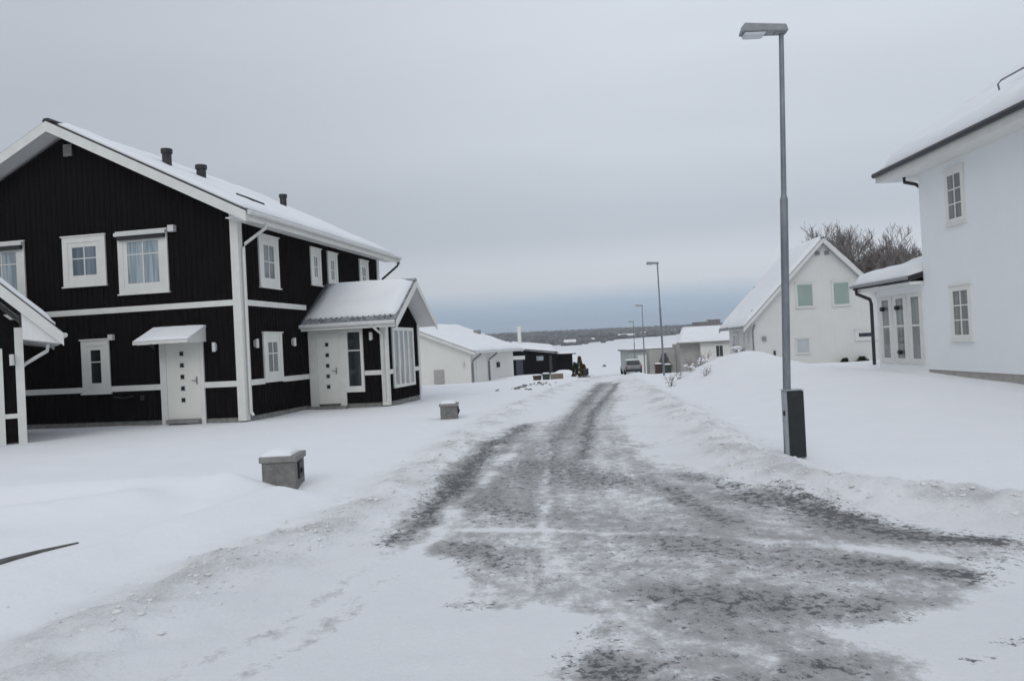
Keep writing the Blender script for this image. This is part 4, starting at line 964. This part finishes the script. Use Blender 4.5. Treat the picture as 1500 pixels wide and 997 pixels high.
def block(x, y, w, h, label):
    B = empty('apartment_block', (x,y,zat(x,y)), 8, label=label, cat='apartment block', group='apartment blocks on the ridge')
    mb = MB(); mb.box(-w/2,w/2,0,14,-2,h); mb.build('wall', M['brick'], B)
    mb = MB(); mb.box(-w/2-.3,w/2+.3,-.3,14.3,h,h+.5); mb.build('roof', M['snow'], B)
    for fl in range(3):
        for k in range(int(w/4)):
            mb = MB(); x0 = -w/2+1.2+k*4; mb.box(x0,x0+1.8,-.06,-.005,h-2.6-fl*3.0,h-1.0-fl*3.0); mb.build('window', M['darkpane'], B)
block(213,880,16,11.5,'left brown apartment block on the ridge by the gabled house'); block(231,890,14,14,'taller brown apartment block touching the gabled house eave')

hz = MB(); hz.box(-2620,2620,-62,2620,-9,70); ho = hz.build('haze', bpy.data.materials.new('winter_haze')); ho['kind'] = 'stuff'
hm = ho.data.materials[0]; hm.use_nodes = True; hn = hm.node_tree; hn.nodes.remove(hn.nodes['Principled BSDF']); pv = hn.nodes.new('ShaderNodeVolumePrincipled')
pv.inputs['Color'].default_value = (.84,.90,.97,1); pv.inputs['Density'].default_value = .00038; pv.inputs['Anisotropy'].default_value = 0
hn.links.new(pv.outputs['Volume'], hn.nodes['Material Output'].inputs['Volume'])
# ================================================================== camera
f = 1144.; roll = math.atan(.05); th = math.atan(8.7/1144)
cam = bpy.data.cameras.new('Camera'); co = bpy.data.objects.new('Camera', cam); COL.objects.link(co)
cam.sensor_width = 36; cam.lens = 36*f/1500; cam.clip_end = 8000; cam.clip_start = .05
Fv = Vector((0,math.cos(th),math.sin(th))); U0 = Vector((0,-math.sin(th),math.cos(th))); R0 = Vector((1,0,0))
Rv = R0*math.cos(roll)-U0*math.sin(roll); Uv = R0*math.sin(roll)+U0*math.cos(roll)
mm = Matrix((Rv,Uv,-Fv)).transposed().to_4x4(); mm.translation = (0,0,1.6); co.matrix_world = mm
scn.camera = co

# ================================================================== light: overcast sky
SUN_EL, SUN_AZ = 32, 200
w = bpy.data.worlds.new('World'); scn.world = w; w.use_nodes = True; nt = w.node_tree; L = nt.links.new; N = nt.nodes.new
bg = nt.nodes['Background']; bg.inputs['Strength'].default_value = .1
sky = N('ShaderNodeTexSky'); sky.sky_type = 'NISHITA'; sky.sun_disc = False; sky.sun_elevation = R(SUN_EL); sky.sun_rotation = R(SUN_AZ)
tc = N('ShaderNodeTexCoord'); sp = N('ShaderNodeSeparateXYZ'); L(tc.outputs['Generated'], sp.inputs[0])
mp = N('ShaderNodeMapping'); mp.inputs['Scale'].default_value = (1.2,1.2,7); L(tc.outputs['Generated'], mp.inputs['Vector'])
n1 = N('ShaderNodeTexNoise'); n1.inputs['Scale'].default_value = 1.6; n1.inputs['Detail'].default_value = 5; n1.inputs['Roughness'].default_value = .5; L(mp.outputs['Vector'], n1.inputs['Vector'])
def MA(op, a, b):
    n = N('ShaderNodeMath'); n.operation = op
    for i, v in enumerate((a,b)):
        if isinstance(v,(int,float)): n.inputs[i].default_value = v
        else: L(v, n.inputs[i])
    return n.outputs[0]
# cloud deck brightness by height above the horizon, edges broken up by noise
el = MA('ADD', sp.outputs['Z'], MA('MULTIPLY', MA('SUBTRACT', n1.outputs['Fac'], .5), .035))
rp = N('ShaderNodeValToRGB'); cr = rp.color_ramp; L(el, rp.inputs['Fac'])
def s2l(c): return tuple((v/255/12.92 if v/255 <= .04045 else ((v/255+.055)/1.055)**2.4) for v in c)
stops = [(0.0,(152,173,197)),(.030,(149,169,192)),(.052,(160,176,194)),(.075,(190,195,202)),(.10,(190,194,201)),(.135,(174,180,189)),(.165,(175,181,190)),(.23,(184,190,198)),(.34,(190,196,204)),(1.0,(214,220,229))]
while len(cr.elements) < len(stops): cr.elements.new(.5)
for e, (p, c) in zip(cr.elements, stops): e.position = p; e.color = (*s2l(c), 1)
# brighter cloud towards the right (+X)
br = N('ShaderNodeMapRange'); L(sp.outputs['X'], br.inputs['Value']); br.inputs['From Min'].default_value = -.55; br.inputs['From Max'].default_value = .20; br.inputs['To Min'].default_value = .80; br.inputs['To Max'].default_value = 1.05; br.interpolation_type = 'SMOOTHSTEP'
mot = MA('ADD', .93, MA('MULTIPLY', n1.outputs['Fac'], .14))
sc = N('ShaderNodeVectorMath'); sc.operation = 'SCALE'; L(rp.outputs['Color'], sc.inputs[0]); L(MA('MULTIPLY', MA('MULTIPLY', br.outputs['Result'], mot), 10.0), sc.inputs['Scale'])
mx = N('ShaderNodeMix'); mx.data_type = 'RGBA'; mx.inputs['Factor'].default_value = .96; L(sky.outputs['Color'], mx.inputs[6]); L(sc.outputs[0], mx.inputs[7])
L(mx.outputs[2], bg.inputs['Color'])
sd_ = bpy.data.lights.new('sun', 'SUN'); sd_.energy = .5; sd_.angle = R(30); sd_.color = (1,.97,.93)
so = bpy.data.objects.new('sun', sd_); COL.objects.link(so)
a = R(SUN_AZ); dirv = Vector((math.sin(a)*math.cos(R(SUN_EL)), math.cos(a)*math.cos(R(SUN_EL)), math.sin(R(SUN_EL))))
so.rotation_euler = dirv.to_track_quat('Z','Y').to_euler()

scn.view_settings.view_transform = 'Standard'; scn.view_settings.look = 'None'; scn.view_settings.exposure = .31; scn.view_settings.gamma = 1
scn.render.engine = 'CYCLES'
